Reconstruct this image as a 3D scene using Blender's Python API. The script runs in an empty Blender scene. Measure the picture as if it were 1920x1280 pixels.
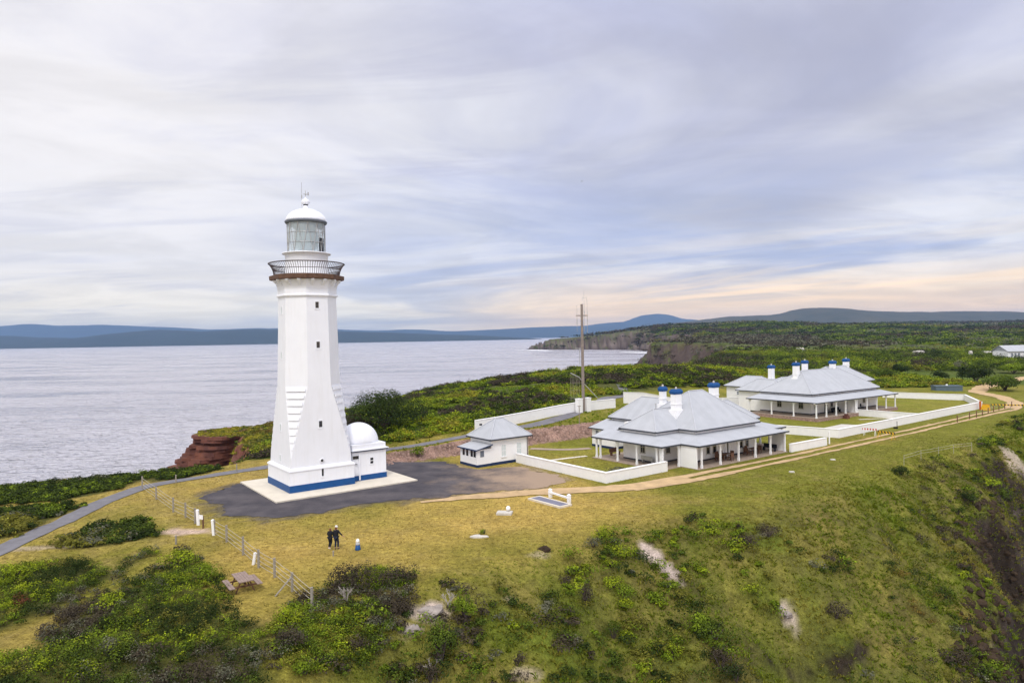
import bpy, math, random
import numpy as np
from mathutils import Vector, Matrix
sc = bpy.context.scene
COL = sc.collection
RNG = np.random.default_rng(7)
random.seed(7)
# ------------------------------------------------------------------ survey of the site
FPX, ROLL, PITCH, HC = 1280.0, 0.0175, -math.atan(8.8/1280), 14.8
_c, _s = math.cos(ROLL), math.sin(ROLL)
_F = (0, math.cos(PITCH), math.sin(PITCH)); _U0 = (0, -math.sin(PITCH), math.cos(PITCH))
_R = tuple(_c*a-_s*b for a, b in zip((1, 0, 0), _U0)); _U = tuple(_s*a+_c*b for a, b in zip((1, 0, 0), _U0))
def G(px, py, z=0.0):
    """ground point at height z that was surveyed from the photograph"""
    a = (px-960)/FPX; b = -(py-640)/FPX
    d = [a*_R[i]+b*_U[i]+_F[i] for i in range(3)]
    t = (z-HC)/d[2]
    return d[0]*t, d[1]*t
TH = math.radians(36.8)
UX, UY = math.cos(TH), math.sin(TH)
OX, OY = -21.314, 65.328
def W(u, v): return OX+u*UX-v*UY, OY+u*UY+v*UX
def toUV(x, y):
    x = x-OX; y = y-OY
    return x*UX+y*UY, -x*UY+y*UX
SEA = -18.0
# ------------------------------------------------------------------ numpy helpers
def S(x, a, b):
    t = np.clip((x-a)/(b-a), 0, 1); return t*t*(3-2*t)
def _hash(ix, iy, seed):
    h = (ix.astype(np.int64)*374761393+iy.astype(np.int64)*668265263+seed*974634777) & 0xffffffff
    h = ((h ^ (h >> 13))*1274126177) & 0xffffffff
    return ((h ^ (h >> 16)) & 0xffff)/65535.0
def vnoise(x, y, seed=0):
    ix = np.floor(x); iy = np.floor(y); fx = x-ix; fy = y-iy
    fx = fx*fx*fx*(fx*(fx*6-15)+10); fy = fy*fy*fy*(fy*(fy*6-15)+10)
    a = _hash(ix, iy, seed); b = _hash(ix+1, iy, seed); c = _hash(ix, iy+1, seed); d = _hash(ix+1, iy+1, seed)
    return (a+(b-a)*fx)*(1-fy)+(c+(d-c)*fx)*fy
def fbm(x, y, scale, seed=0, oct=4):
    x = np.asarray(x, float); y = np.asarray(y, float)
    r = 0; a = 0.5; t = 0
    for k in range(oct):
        r = r+a*(vnoise(x/scale+13.7*k, y/scale-7.3*k, seed+k)*2-1); t += a; a *= .5; scale *= .5
    return r/t
def poly_sd(x, y, P, closed=True):
    """signed distance; closed: + inside;  open: + to the right of the line"""
    x = np.asarray(x, float); y = np.asarray(y, float)
    best = np.full(x.shape, 1e18); sgn = np.ones(x.shape); inside = np.zeros(x.shape, bool)
    n = len(P)
    for i in range(n if closed else n-1):
        ax, ay = P[i]; bx, by = P[(i+1) % n]
        ex, ey = bx-ax, by-ay; wx, wy = x-ax, y-ay
        t = np.clip((wx*ex+wy*ey)/(ex*ex+ey*ey), 0, 1)
        dx, dy = wx-ex*t, wy-ey*t; d2 = dx*dx+dy*dy
        m = d2 < best-1e-9
        best = np.where(m, d2, best)
        if closed:
            if ay != by:
                c = ((ay > y) != (by > y)) & (x < (bx-ax)*(y-ay)/(by-ay)+ax)
                inside ^= c
        else:
            sgn = np.where(m, np.where(ex*wy-ey*wx < 0, 1., -1.), sgn)
    d = np.sqrt(best)
    return np.where(inside, d, -d) if closed else d*sgn
def line_d(x, y, P): return np.abs(poly_sd(x, y, P, False))
# ------------------------------------------------------------------ terrain
EDGE = [(-14, -30), (-13, 5), (-12.3, 25), (-11.3, 37), (-6.5, 41.3), (0, 47), (7.3, 54.5), (14, 57.5), (22, 61), (39, 74), (55, 87.5), (71, 103.5), (88, 118.5), (120, 140), (160, 152), (260, 172), (420, 185), (2000, 300)]
LAND = [(-200, -300), (-190, 50), (-110, 70), (-75, 77), (-57, 80.5), (-45, 84), (-39, 88), (-41, 97), (-49, 114), (-58, 132), (-62, 147), (-59, 160), (-47, 168), (-20, 178), (5, 186), (28, 210), (45, 232), (68, 285), (112, 400), (150, 520), (152, 600), (121, 688), (138, 722), (200, 770), (262, 900), (300, 1200), (250, 1500), (110, 1650), (24, 1735), (70, 1800), (300, 1950), (500, 2500), (700, 4000), (3000, 9500), (12000, 9500), (12000, -3000), (300, -3000)]
BANK_END = 66
RAVINE = [(31, -30), (31.5, 20), (32.4, 46), (33.2, 49.5), (36.2, 53), (40, 58.5), (43, 64), (48, 71), (54.5, 77.5), (62, 80.5), (76, 79), (150, 60)]
HILLX = [-75, -60, -48, -35, -18, -7, 5, 16, 40, 70, 110]; HILLZ = [-4.8, -4.4, -3.2, -2.0, 2.0, 3.4, 4.4, 5.4, 5.2, 3.5, 1.5]
def terrain(x, y):
    x = np.asarray(x, float); y = np.asarray(y, float)
    u, v = toUV(x, y)
    h = S(v, 7.6, 10.6)*S(u, 12, 17)*(1-S(u, BANK_END, 84))*(0.9+0.7*S(u, 18, 34))
    h = h+S(v, 11, 16)*S(u, 30, 54)*(1-S(u, 66, 90))*1.0
    right = S(x/np.maximum(y, 1), 0.05, 0.24)
    hill = np.interp(x, HILLX, HILLZ)
    w = S(v, 17, 52)*(1-S(x, 60, 110)); w = np.maximum(w, S(-x, 30, 50)*S(y, 84, 128))
    h = h*(1-w)+hill*w*(1-.8*S(y, 175, 260))
    rise = np.clip(y-150, 0, None)
    h = h+right*(rise*0.005+np.clip(y-600, 0, 2100)*0.0118)
    h = h-1.2*S(-x, 40, 60)*S(y, 70, 84)*(1-w)
    wild = np.clip(S(v, 13, 22)+S(-u, 12, 20)+S(-v, 24, 30)+S(u, 150, 170)+S(-x, 42, 52), 0, 1)
    h = h+wild*(fbm(x, y, 9, 3)*0.35+fbm(x, y, 2.6, 5, 2)*0.12)+right*S(y, 200, 500)*fbm(x, y, 130, 11)*(3+np.minimum(y, 2500)*0.0022)
    d = poly_sd(x, y, EDGE, False)
    dd = np.clip(d, 0, None)
    lump = fbm(x, y, 8, 21, 4)*S(d, 0, 7)
    drop = 0.60*(np.sqrt(dd*dd+20)-4.47)
    drop = drop+6*np.exp(-((u-80+fbm(x, y, 12, 33)*4)/9)**2)*S(d, 3, 11)
    drop = drop+2.6*np.exp(-((u-20)/3.5)**2)*S(d, 7, 13)
    rv = poly_sd(x, y, RAVINE, False)+fbm(x, y, 7, 35, 4)*3
    drop = drop+S(rv, 0, 5)*9+S(rv, -9, 0)*2.2+S(rv, 5, 14)*7
    step = fbm(x, y, 6, 43, 3)
    drop = drop+.8*S(d+step*5, 12, 14)*S(fbm(x, y, 15, 45, 2), -.05, .2)
    ridge = fbm(u*1.0, v*0.35, 7, 41, 3)
    h = h-drop+lump*1.5+S(d, 2, 8)*ridge*1.25
    sd = poly_sd(x, y, LAND)
    h = h+S(y, 1000, 1500)*(1-S(x, 450, 1000))*(7*S(sd, 0, 60)+11*S(sd, 30, 380))+S(y, 480, 640)*(1-S(y, 760, 900))*(1-S(sd, 20, 150))*5
    k = np.maximum(1.0, y/170)
    c = S(sd+fbm(x, y, 10, 51)*3*k, -2*k, 5.5*k)
    return SEA-5+(np.maximum(h, SEA-5)-SEA+5)*c
def sight(px, py):
    """first point of the terrain on the line of sight through a surveyed pixel"""
    a = (px-960)/FPX; b = -(py-640)/FPX
    d = [a*_R[i]+b*_U[i]+_F[i] for i in range(3)]
    t = 12*1.0025**np.arange(2300); below = terrain(d[0]*t, d[1]*t) >= HC+d[2]*t
    i = int(np.argmax(below)) if below.any() else len(t)-1
    t = np.linspace(t[max(i-1, 0)], t[i], 40); below = terrain(d[0]*t, d[1]*t) >= HC+d[2]*t
    t = t[int(np.argmax(below))] if below.any() else t[-1]
    x, y = d[0]*t, d[1]*t
    return x, y, float(terrain(np.array([x]), np.array([y]))[0])
def hz(x, y): return float(terrain(np.array([x]), np.array([y]))[0])
# ------------------------------------------------------------------ node helpers
def mat(name, col=(0.5, 0.5, 0.5), rough=0.7, metal=0.0, var=0.0, vscale=3.0, bump=0.0, bscale=20.0, spec=0.3, attr=None, col2=None):
    m = bpy.data.materials.new(name); m.use_nodes = True
    nt = m.node_tree; b = nt.nodes['Principled BSDF']
    b.inputs['Roughness'].default_value = rough; b.inputs['Metallic'].default_value = metal
    b.inputs['Specular IOR Level'].default_value = spec
    b.inputs['Base Color'].default_value = (*col, 1)
    tc = nt.nodes.new('ShaderNodeTexCoord')
    src = None
    if attr:
        a = nt.nodes.new('ShaderNodeAttribute'); a.attribute_name = attr; src = a.outputs['Color']
    if var > 0 or col2:
        n = nt.nodes.new('ShaderNodeTexNoise'); n.inputs['Scale'].default_value = vscale; n.inputs['Detail'].default_value = 6; n.inputs['Roughness'].default_value = .62
        nt.links.new(tc.outputs['Object'], n.inputs['Vector'])
        r = nt.nodes.new('ShaderNodeValToRGB')
        r.color_ramp.elements[0].position = .3; r.color_ramp.elements[1].position = .7
        if col2:
            r.color_ramp.elements[0].color = (*col, 1); r.color_ramp.elements[1].color = (*col2, 1)
            nt.links.new(n.outputs['Fac'], r.inputs['Fac']); src = r.outputs['Color']
        else:
            lo, hi = 1-var, 1+var
            r.color_ramp.elements[0].color = (lo, lo, lo, 1); r.color_ramp.elements[1].color = (hi, hi, hi, 1)
            nt.links.new(n.outputs['Fac'], r.inputs['Fac'])
            mx = nt.nodes.new('ShaderNodeMix'); mx.data_type = 'RGBA'; mx.blend_type = 'MULTIPLY'; mx.inputs['Factor'].default_value = 1
            if src is not None: nt.links.new(src, mx.inputs['A'])
            else: mx.inputs['A'].default_value = (*col, 1)
            nt.links.new(r.outputs['Color'], mx.inputs['B']); src = mx.outputs['Result']
    if src is not None: nt.links.new(src, b.inputs['Base Color'])
    if bump > 0:
        n2 = nt.nodes.new('ShaderNodeTexNoise'); n2.inputs['Scale'].default_value = bscale; n2.inputs['Detail'].default_value = 5
        nt.links.new(tc.outputs['Object'], n2.inputs['Vector'])
        bp = nt.nodes.new('ShaderNodeBump'); bp.inputs['Strength'].default_value = bump; bp.inputs['Distance'].default_value = .05
        nt.links.new(n2.outputs['Fac'], bp.inputs['Height']); nt.links.new(bp.outputs['Normal'], b.inputs['Normal'])
    return m
M = {}
M['white'] = mat('white_paint', (.88, .88, .89), .55, var=.035, vscale=.9, bump=.06, bscale=6)
M['tower'] = mat('white_render', (.83, .845, .89), .5, var=.03, vscale=.5, bump=.08, bscale=4)
def streaks(m, amount, colr):
    nt = m.node_tree; b = nt.nodes['Principled BSDF']; old = b.inputs['Base Color'].links[0].from_socket
    tc = nt.nodes.new('ShaderNodeTexCoord'); mp = nt.nodes.new('ShaderNodeMapping'); mp.inputs['Scale'].default_value = (2.2, 2.2, .16); nt.links.new(tc.outputs['Object'], mp.inputs['Vector'])
    n = nt.nodes.new('ShaderNodeTexNoise'); n.inputs['Scale'].default_value = 1.5; n.inputs['Detail'].default_value = 7; n.inputs['Roughness'].default_value = .65; nt.links.new(mp.outputs[0], n.inputs['Vector'])
    mr = nt.nodes.new('ShaderNodeMapRange'); mr.inputs['From Min'].default_value = .5; mr.inputs['From Max'].default_value = .78; mr.inputs['To Max'].default_value = amount; nt.links.new(n.outputs['Fac'], mr.inputs['Value'])
    mx = nt.nodes.new('ShaderNodeMix'); mx.data_type = 'RGBA'; nt.links.new(mr.outputs['Result'], mx.inputs['Factor']); nt.links.new(old, mx.inputs['A']); mx.inputs['B'].default_value = (*colr, 1)
    nt.links.new(mx.outputs['Result'], b.inputs['Base Color'])
streaks(M['tower'], .2, (.55, .53, .48))
M['wallwhite'] = mat('limewashed_wall', (.87, .86, .86), .7, var=.04, vscale=1.6, bump=.15, bscale=7)
M['blue'] = mat('blue_paint', (.006, .07, .235), .5, var=.12, vscale=2)
M['navy'] = mat('navy_paint', (.012, .03, .09), .5, var=.15, vscale=2)
M['gutter'] = mat('dark_gutter', (.05, .055, .07), .5, var=.15)
M['greywall'] = mat('grey_boards', (.16, .18, .22), .7, var=.1)
M['glass'] = mat('dark_glass', (.02, .022, .028), .12, spec=.6)
M['blind'] = mat('white_blind', (.62, .68, .68), .5, var=.06)
M['pale'] = mat('pale_concrete', (.66, .60, .50), .85, var=.08, vscale=.8, bump=.2, bscale=12)
M['deck'] = mat('deck_paving', (.36, .28, .22), .85, var=.15, vscale=2)
M['brown'] = mat('rust_brown_paint', (.12, .065, .042), .7, var=.3, vscale=3)
M['iron'] = mat('dark_iron', (.07, .05, .05), .6, var=.2)
M['stone'] = mat('rubble_stone', (.33, .22, .18), .9, var=.5, vscale=3.2, bump=1.0, bscale=3)
M['timber'] = mat('weathered_timber', (.27, .20, .17), .85, var=.22, vscale=5, bump=.3, bscale=20)
M['oldpost'] = mat('old_fence_timber', (.30, .27, .23), .9, var=.25, vscale=8)
M['redtimber'] = mat('stained_timber', (.15, .075, .045), .7, var=.3, vscale=5)
M['black'] = mat('black_cloth', (.012, .013, .018), .85, var=.2, vscale=6)
M['jeans'] = mat('dark_jeans', (.015, .022, .05), .85, var=.2, vscale=8)
M['skin'] = mat('skin', (.50, .30, .22), .5)
M['hair'] = mat('auburn_hair', (.16, .055, .025), .6, var=.3, vscale=30)
M['whitecloth'] = mat('white_cloth', (.75, .73, .70), .8)
M['metal'] = mat('galvanised_steel', (.45, .45, .45), .45, .6, var=.1)
M['wire'] = mat('fence_wire', (.5, .46, .38), .5, .3)
M['mast'] = mat('mast_timber', (.26, .215, .19), .85, var=.2, vscale=3)
M['yellow'] = mat('yellow_plastic', (.72, .40, .01), .5, var=.1)
M['red'] = mat('red_paint', (.42, .03, .02), .5, var=.1)
M['orange'] = mat('orange_paint', (.5, .12, .02), .5, var=.1)
M['gravel'] = mat('dark_gravel', (.034, .032, .042), .95, col2=(.105, .092, .098), vscale=.35, bump=.5, bscale=9)
M['asphalt'] = mat('grey_asphalt', (.17, .165, .18), .9, var=.18, vscale=1.2, bump=.3, bscale=12)
M['sandtrack'] = mat('sandy_track', (.50, .35, .19), .95, var=.22, vscale=.8, bump=.4, bscale=6)
M['slab'] = mat('weathered_slab', (.55, .52, .47), .9, var=.15, vscale=3)
M['panel'] = mat('grey_panel', (.17, .17, .23), .6, var=.15, vscale=2)
M['redrock'] = mat('red_rock', (.065, .026, .023), .9, col2=(.19, .07, .04), vscale=.35, bump=1., bscale=1.2)
M['tank'] = mat('grey_blue_tank', (.10, .14, .17), .6, var=.15)
M['bark'] = mat('grey_bark', (.36, .32, .29), .9, var=.2, vscale=9)
M['darkbark'] = mat('dark_bark', (.09, .07, .06), .9, var=.2, vscale=9)
M['foam'] = mat('sea_foam', (.85, .86, .88), .8, var=.08, vscale=.2)
M['palerock'] = mat('pale_rock', (.42, .37, .33), .9, col2=(.16, .13, .12), vscale=.9, bump=1., bscale=1.5)
M['darkrock'] = mat('dark_rock', (.024, .018, .013), .95, col2=(.075, .052, .034), vscale=1.2, bump=1., bscale=2.5, spec=.03)
M['steel'] = mat('grey_corrugated', (.5, .52, .56), .5, var=.05)
M['bird'] = mat('dark_feathers', (.02, .02, .02), .8)
def striped(name, a, b, per, axis='X', rot=0.0):
    m = mat(name, a, .5); nt = m.node_tree
    tc = nt.nodes.new('ShaderNodeTexCoord'); mp = nt.nodes.new('ShaderNodeMapping'); mp.inputs['Rotation'].default_value = (0, rot, 0)
    w = nt.nodes.new('ShaderNodeTexWave'); w.bands_direction = axis; w.inputs['Scale'].default_value = per
    r = nt.nodes.new('ShaderNodeValToRGB'); r.color_ramp.interpolation = 'CONSTANT'
    r.color_ramp.elements[0].color = (*a, 1); r.color_ramp.elements[1].color = (*b, 1); r.color_ramp.elements[1].position = .5
    nt.links.new(tc.outputs['Object'], mp.inputs['Vector']); nt.links.new(mp.outputs['Vector'], w.inputs['Vector'])
    nt.links.new(w.outputs['Color'], r.inputs['Fac']); nt.links.new(r.outputs['Color'], nt.nodes['Principled BSDF'].inputs['Base Color'])
    return m
M['hazard'] = striped('yellow_black_stripes', (.72, .42, .01), (.02, .02, .02), .75, 'X', math.radians(35))
M['redwhite'] = striped('red_white_stripes', (.5, .03, .02), (.8, .78, .76), .9)
def roof_mat():
    m = mat('grey_iron_roof', (.43, .445, .475), .6, metal=0, var=.06, vscale=.7, spec=.2); nt = m.node_tree; b = nt.nodes['Principled BSDF']
    tc = nt.nodes.new('ShaderNodeTexCoord'); sn = nt.nodes.new('ShaderNodeSeparateXYZ'); so = nt.nodes.new('ShaderNodeSeparateXYZ')
    nt.links.new(tc.outputs['Normal'], sn.inputs[0]); nt.links.new(tc.outputs['Object'], so.inputs[0])
    ax = nt.nodes.new('ShaderNodeMath'); ax.operation = 'ABSOLUTE'; nt.links.new(sn.outputs['X'], ax.inputs[0])
    ay = nt.nodes.new('ShaderNodeMath'); ay.operation = 'ABSOLUTE'; nt.links.new(sn.outputs['Y'], ay.inputs[0])
    gt = nt.nodes.new('ShaderNodeMath'); gt.operation = 'GREATER_THAN'; nt.links.new(ax.outputs[0], gt.inputs[0]); nt.links.new(ay.outputs[0], gt.inputs[1])
    mf = nt.nodes.new('ShaderNodeMix'); mf.data_type = 'FLOAT'
    nt.links.new(gt.outputs[0], mf.inputs['Factor']); nt.links.new(so.outputs['X'], mf.inputs['A']); nt.links.new(so.outputs['Y'], mf.inputs['B'])
    sn1 = nt.nodes.new('ShaderNodeMath'); sn1.operation = 'MULTIPLY'; sn1.inputs[1].default_value = 2*math.pi/.16; nt.links.new(mf.outputs['Result'], sn1.inputs[0])
    si = nt.nodes.new('ShaderNodeMath'); si.operation = 'SINE'; nt.links.new(sn1.outputs[0], si.inputs[0])
    bp = nt.nodes.new('ShaderNodeBump'); bp.inputs['Strength'].default_value = .35; bp.inputs['Distance'].default_value = .012
    nt.links.new(si.outputs[0], bp.inputs['Height']); nt.links.new(bp.outputs['Normal'], b.inputs['Normal'])
    # sheet laps every 0.8 m: slightly different weathering per sheet
    dv = nt.nodes.new('ShaderNodeMath'); dv.operation = 'DIVIDE'; dv.inputs[1].default_value = .8; nt.links.new(mf.outputs['Result'], dv.inputs[0])
    fl = nt.nodes.new('ShaderNodeMath'); fl.operation = 'FLOOR'; nt.links.new(dv.outputs[0], fl.inputs[0])
    wn = nt.nodes.new('ShaderNodeTexWhiteNoise'); wn.noise_dimensions = '1D'; nt.links.new(fl.outputs[0], wn.inputs['W'])
    mr = nt.nodes.new('ShaderNodeMapRange'); mr.inputs['To Min'].default_value = .965; mr.inputs['To Max'].default_value = 1.03; nt.links.new(wn.outputs['Value'], mr.inputs['Value'])
    old = b.inputs['Base Color'].links[0].from_socket
    mx = nt.nodes.new('ShaderNodeMix'); mx.data_type = 'RGBA'; mx.blend_type = 'MULTIPLY'; mx.inputs['Factor'].default_value = 1
    nt.links.new(old, mx.inputs['A']); nt.links.new(mr.outputs['Result'], mx.inputs['B']); nt.links.new(mx.outputs['Result'], b.inputs['Base Color'])
    return m
M['roof'] = roof_mat()
def leaf_mat(name, transl=.25):
    m = bpy.data.materials.new(name); m.use_nodes = True; nt = m.node_tree; b = nt.nodes['Principled BSDF']; out = nt.nodes['Material Output']
    a = nt.nodes.new('ShaderNodeAttribute'); a.attribute_name = 'Col'
    b.inputs['Roughness'].default_value = .7; b.inputs['Specular IOR Level'].default_value = .08
    nt.links.new(a.outputs['Color'], b.inputs['Base Color'])
    t = nt.nodes.new('ShaderNodeBsdfTranslucent'); nt.links.new(a.outputs['Color'], t.inputs['Color'])
    mx = nt.nodes.new('ShaderNodeMixShader'); mx.inputs[0].default_value = transl
    nt.links.new(b.outputs[0], mx.inputs[1]); nt.links.new(t.outputs[0], mx.inputs[2]); nt.links.new(mx.outputs[0], out.inputs['Surface'])
    return m
M['leaf'] = leaf_mat('leaves'); M['grass'] = leaf_mat('grass_blades', .3)
# ------------------------------------------------------------------ mesh builder
class MB:
    def __init__(s): s.v = []; s.f = []
    def add(s, vs, fs):
        o = len(s.v); s.v += [tuple(p) for p in vs]; s.f += [tuple(i+o for i in f) for f in fs]; return s
    def box(s, x0, x1, y0, y1, z0, z1):
        return s.add([(x0, y0, z0), (x1, y0, z0), (x1, y1, z0), (x0, y1, z0), (x0, y0, z1), (x1, y0, z1), (x1, y1, z1), (x0, y1, z1)],
                     [(3, 2, 1, 0), (4, 5, 6, 7), (0, 1, 5, 4), (1, 2, 6, 5), (2, 3, 7, 6), (3, 0, 4, 7)])
    def prism(s, poly, z0, z1, scale_top=1.0, cen=None):
        n = len(poly); cx, cy = cen or (sum(p[0] for p in poly)/n, sum(p[1] for p in poly)/n)
        top = [(cx+(p[0]-cx)*scale_top, cy+(p[1]-cy)*scale_top) for p in poly]
        zt = z1 if callable(z1) else (lambda p: z1); zb = z0 if callable(z0) else (lambda p: z0)
        return s.add([(p[0], p[1], zb(p)) for p in poly]+[(p[0], p[1], zt(p)) for p in top],
                     [tuple(range(n-1, -1, -1)), tuple(range(n, 2*n))]+[(i, (i+1) % n, n+(i+1) % n, n+i) for i in range(n)])
    def loft(s, rings, cap=True):
        n = len(rings[0]); vs = [p for r in rings for p in r]; fs = []
        for k in range(len(rings)-1):
            for i in range(n):
                fs.append((k*n+i, k*n+(i+1) % n, (k+1)*n+(i+1) % n, (k+1)*n+i))
        if cap: fs += [tuple(range(n-1, -1, -1)), tuple(range((len(rings)-1)*n, len(rings)*n))]
        return s.add(vs, fs)
    def lathe(s, prof, n=32, c=(0, 0), ph=0.0, cap=True):
        return s.loft([[(c[0]+r*math.cos(2*math.pi*i/n+ph), c[1]+r*math.sin(2*math.pi*i/n+ph), z) for i in range(n)] for r, z in prof], cap)
    def tube(s, p0, p1, r0, r1=None, n=8):
        p0 = Vector(p0); p1 = Vector(p1); r1 = r0 if r1 is None else r1
        d = (p1-p0).normalized(); a = d.orthogonal().normalized(); b = d.cross(a)
        return s.loft([[tuple(p+a*r*math.cos(2*math.pi*i/n)+b*r*math.sin(2*math.pi*i/n)) for i in range(n)] for p, r in ((p0, r0), (p1, r1))])
    def path(s, pts, r, n=6):
        for a, b in zip(pts[:-1], pts[1:]): s.tube(a, b, r, r, n)
        return s
    def slab(s, poly3, t):
        """thin sheet: polygon in 3-D thickened downwards"""
        n = len(poly3)
        return s.add(list(poly3)+[(p[0], p[1], p[2]-t) for p in poly3], [tuple(range(n)), tuple(range(2*n-1, n-1, -1))]+[(i, n+i, n+(i+1) % n, (i+1) % n) for i in range(n)])
    def bar(s, p0, p1, w, h):
        """box from p0 to p1 (horizontal run), w wide, h tall, p = top centre"""
        p0 = Vector(p0); p1 = Vector(p1); d = (p1-p0); d.z = 0; d.normalize(); q = Vector((-d.y, d.x, 0))*(w/2)
        vs = [p0-q, p1-q, p1+q, p0+q]; vs = [tuple(a-Vector((0, 0, h))) for a in vs]+[tuple(a) for a in vs]
        return s.add(vs, [(3, 2, 1, 0), (4, 5, 6, 7), (0, 1, 5, 4), (1, 2, 6, 5), (2, 3, 7, 6), (3, 0, 4, 7)])
    def hip(s, x0, x1, y0, y1, z, pitch, under=.1):
        """hip roof, ridge on the longer side"""
        w, d = x1-x0, y1-y0; t = min(w, d)/2; h = t*pitch
        if w >= d: r = [(x0+t, y0+t, z+h), (x1-t, y0+t, z+h)]
        else: r = [(x0+t, y0+t, z+h), (x0+t, y1-t, z+h)]
        e = [(x0, y0, z), (x1, y0, z), (x1, y1, z), (x0, y1, z)]; lo = [(a, b, z-under) for a, b, _ in e]
        vs = e+r+lo
        if w >= d: fs = [(0, 1, 5, 4), (1, 2, 5), (2, 3, 4, 5), (3, 0, 4)]
        else: fs = [(0, 1, 4), (1, 2, 5, 4), (2, 3, 5), (3, 0, 4, 5)]
        fs += [(6, 7, 1, 0), (7, 8, 2, 1), (8, 9, 3, 2), (9, 6, 0, 3), (9, 8, 7, 6)]
        s.add(vs, fs); return s
    def build(s, name, m, parent=None, smooth=False, loc=None, rotz=None):
        me = bpy.data.meshes.new(name); me.from_pydata(s.v, [], s.f); me.update()
        if smooth: me.polygons.foreach_set('use_smooth', [True]*len(me.polygons))
        me.materials.append(M[m] if isinstance(m, str) else m)
        o = bpy.data.objects.new(name, me); COL.objects.link(o)
        if parent: o.parent = parent
        if loc is not None: o.location = loc
        if rotz is not None: o.rotation_euler = (0, 0, rotz)
        return o
def tag(o, label, cat, group=None, kind=None):
    o['label'] = label; o['category'] = cat
    if group: o['group'] = group
    if kind: o['kind'] = kind
    return o
def struct(o): o['kind'] = 'structure'; return o
def thing(name, label, cat, loc=(0, 0, 0), rotz=0.0, group=None):
    o = bpy.data.objects.new(name, None); COL.objects.link(o); o.location = loc; o.rotation_euler = (0, 0, rotz); o.empty_display_size = .3
    return tag(o, label, cat, group)
def site(name, label, cat, u, v, z=0.0, rot=0.0, group=None):
    x, y = W(u, v); return thing(name, label, cat, (x, y, z), TH+rot, group)
def dup(o, parent=None):
    c = o.copy(); COL.objects.link(c)
    if parent: c.parent = parent
    for ch in o.children: dup(ch, c)
    return c
def grid_mesh(name, X, Y, Z, colr, m):
    ny, nx = X.shape
    me = bpy.data.meshes.new(name); N = nx*ny
    me.vertices.add(N); me.vertices.foreach_set('co', np.stack([X, Y, Z], -1).reshape(-1).astype(np.float32))
    idx = np.arange(N).reshape(ny, nx)
    q = np.stack([idx[:-1, :-1], idx[:-1, 1:], idx[1:, 1:], idx[1:, :-1]], -1).reshape(-1, 4)
    set_faces(me, q, 4)
    if colr is not None:
        a = me.color_attributes.new('Col', 'FLOAT_COLOR', 'POINT')
        a.data.foreach_set('color', np.concatenate([colr.reshape(-1, 3), np.ones((N, 1))], 1).reshape(-1).astype(np.float32))
    me.polygons.foreach_set('use_smooth', np.ones(len(q), bool))
    me.materials.append(m); o = bpy.data.objects.new(name, me); COL.objects.link(o); return o
def set_faces(me, q, k):
    n = len(q)
    me.loops.add(n*k); me.loops.foreach_set('vertex_index', q.reshape(-1).astype(np.int32))
    me.polygons.add(n); me.polygons.foreach_set('loop_start', (np.arange(n)*k).astype(np.int32))
    me.update(calc_edges=True)
# ------------------------------------------------------------------ ground
def spaced(lo, a, b, hi, step, ratio):
    mid = list(np.arange(a, b+step*.5, step)); left = []; right = []
    x, s = a, step
    while x > lo: s = min(s*ratio, 600); x -= s; left.append(x)
    x, s = mid[-1], step
    while x < hi: s = min(s*ratio, 600); x += s; right.append(x)
    return np.array(left[::-1]+mid+right)
DRY = np.array((.45, .315, .08)); GREEN = np.array((.175, .175, .022)); DARKG = np.array((.055, .07, .016)); STRAW = np.array((.42, .32, .12))
SAND = np.array((.62, .46, .36)); PALE = np.array((.52, .42, .36)); RED = np.array((.17, .065, .045)); DROCK = np.array((.034, .025, .018)); BANKC = np.array((.36, .23, .18)); SCRUB = np.array((.10, .085, .035))
def mixc(c, k, t): return c*(1-t[..., None])+k*t[..., None]
# sandy patches on the lawn and the slope  (pixel-surveyed centres -> ground)
def bare_patches(x, y):
    t = np.zeros_like(x)
    n = fbm(x, y, 1.6, 77, 4)
    for (cx, cy, rx, ry, rot, k) in BARE:
        dx, dy = x-cx, y-cy; c, s = math.cos(rot), math.sin(rot)
        r = np.sqrt(((dx*c+dy*s)/rx)**2+((-dx*s+dy*c)/ry)**2)
        t = np.maximum(t, k*S(1.25-r+n*.9, 0.05, .45))
    return t
HEATH_PX = [[(-200, 1085), (0, 1062), (160, 1052), (215, 1072), (250, 1045), (330, 1032), (385, 1060), (402, 1110), (440, 1150), (500, 1190), (520, 1290), (520, 1420), (-600, 1420)],
            [(100, 1018), (190, 985), (280, 980), (308, 992), (280, 1012), (200, 1022), (130, 1030)],
            [(-200, 905), (0, 893), (120, 885), (260, 884), (335, 882), (300, 893), (262, 902), (190, 925), (110, 938), (-200, 950)],
            [(-200, 955), (0, 950), (120, 944), (160, 948), (90, 972), (30, 1003), (-200, 1060)],
            [(280, 905), (300, 878), (420, 872), (395, 886), (300, 900)]]
HEATH = [[G(*p) for p in P] for P in HEATH_PX]
CLEAR = [[G(*p) for p in P] for P in [[(-300, 1240), (0, 1180), (110, 1140), (330, 1010), (350, 1040), (140, 1150), (60, 1215), (-300, 1300)]]]
YARDP = [W(u, v) for u, v in [(-6.2, 6.3), (-7, -3), (-4.5, -7.6), (1.2, -8.0), (8, -9.0), (14, -11.0), (19.5, -13.2), (24.3, -11.2), (25.4, -4), (20.0, -1.6), (19.4, 4.5), (18.3, 7.0), (12, 8.4), (3, 9.2), (-3, 8.4)]]
def heath_mask(x, y):
    m = np.full(np.shape(x), -99.0)
    for P in HEATH: m = np.maximum(m, poly_sd(x, y, P))
    for P in CLEAR: m = np.minimum(m, -poly_sd(x, y, P)*.8)
    return m
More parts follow.
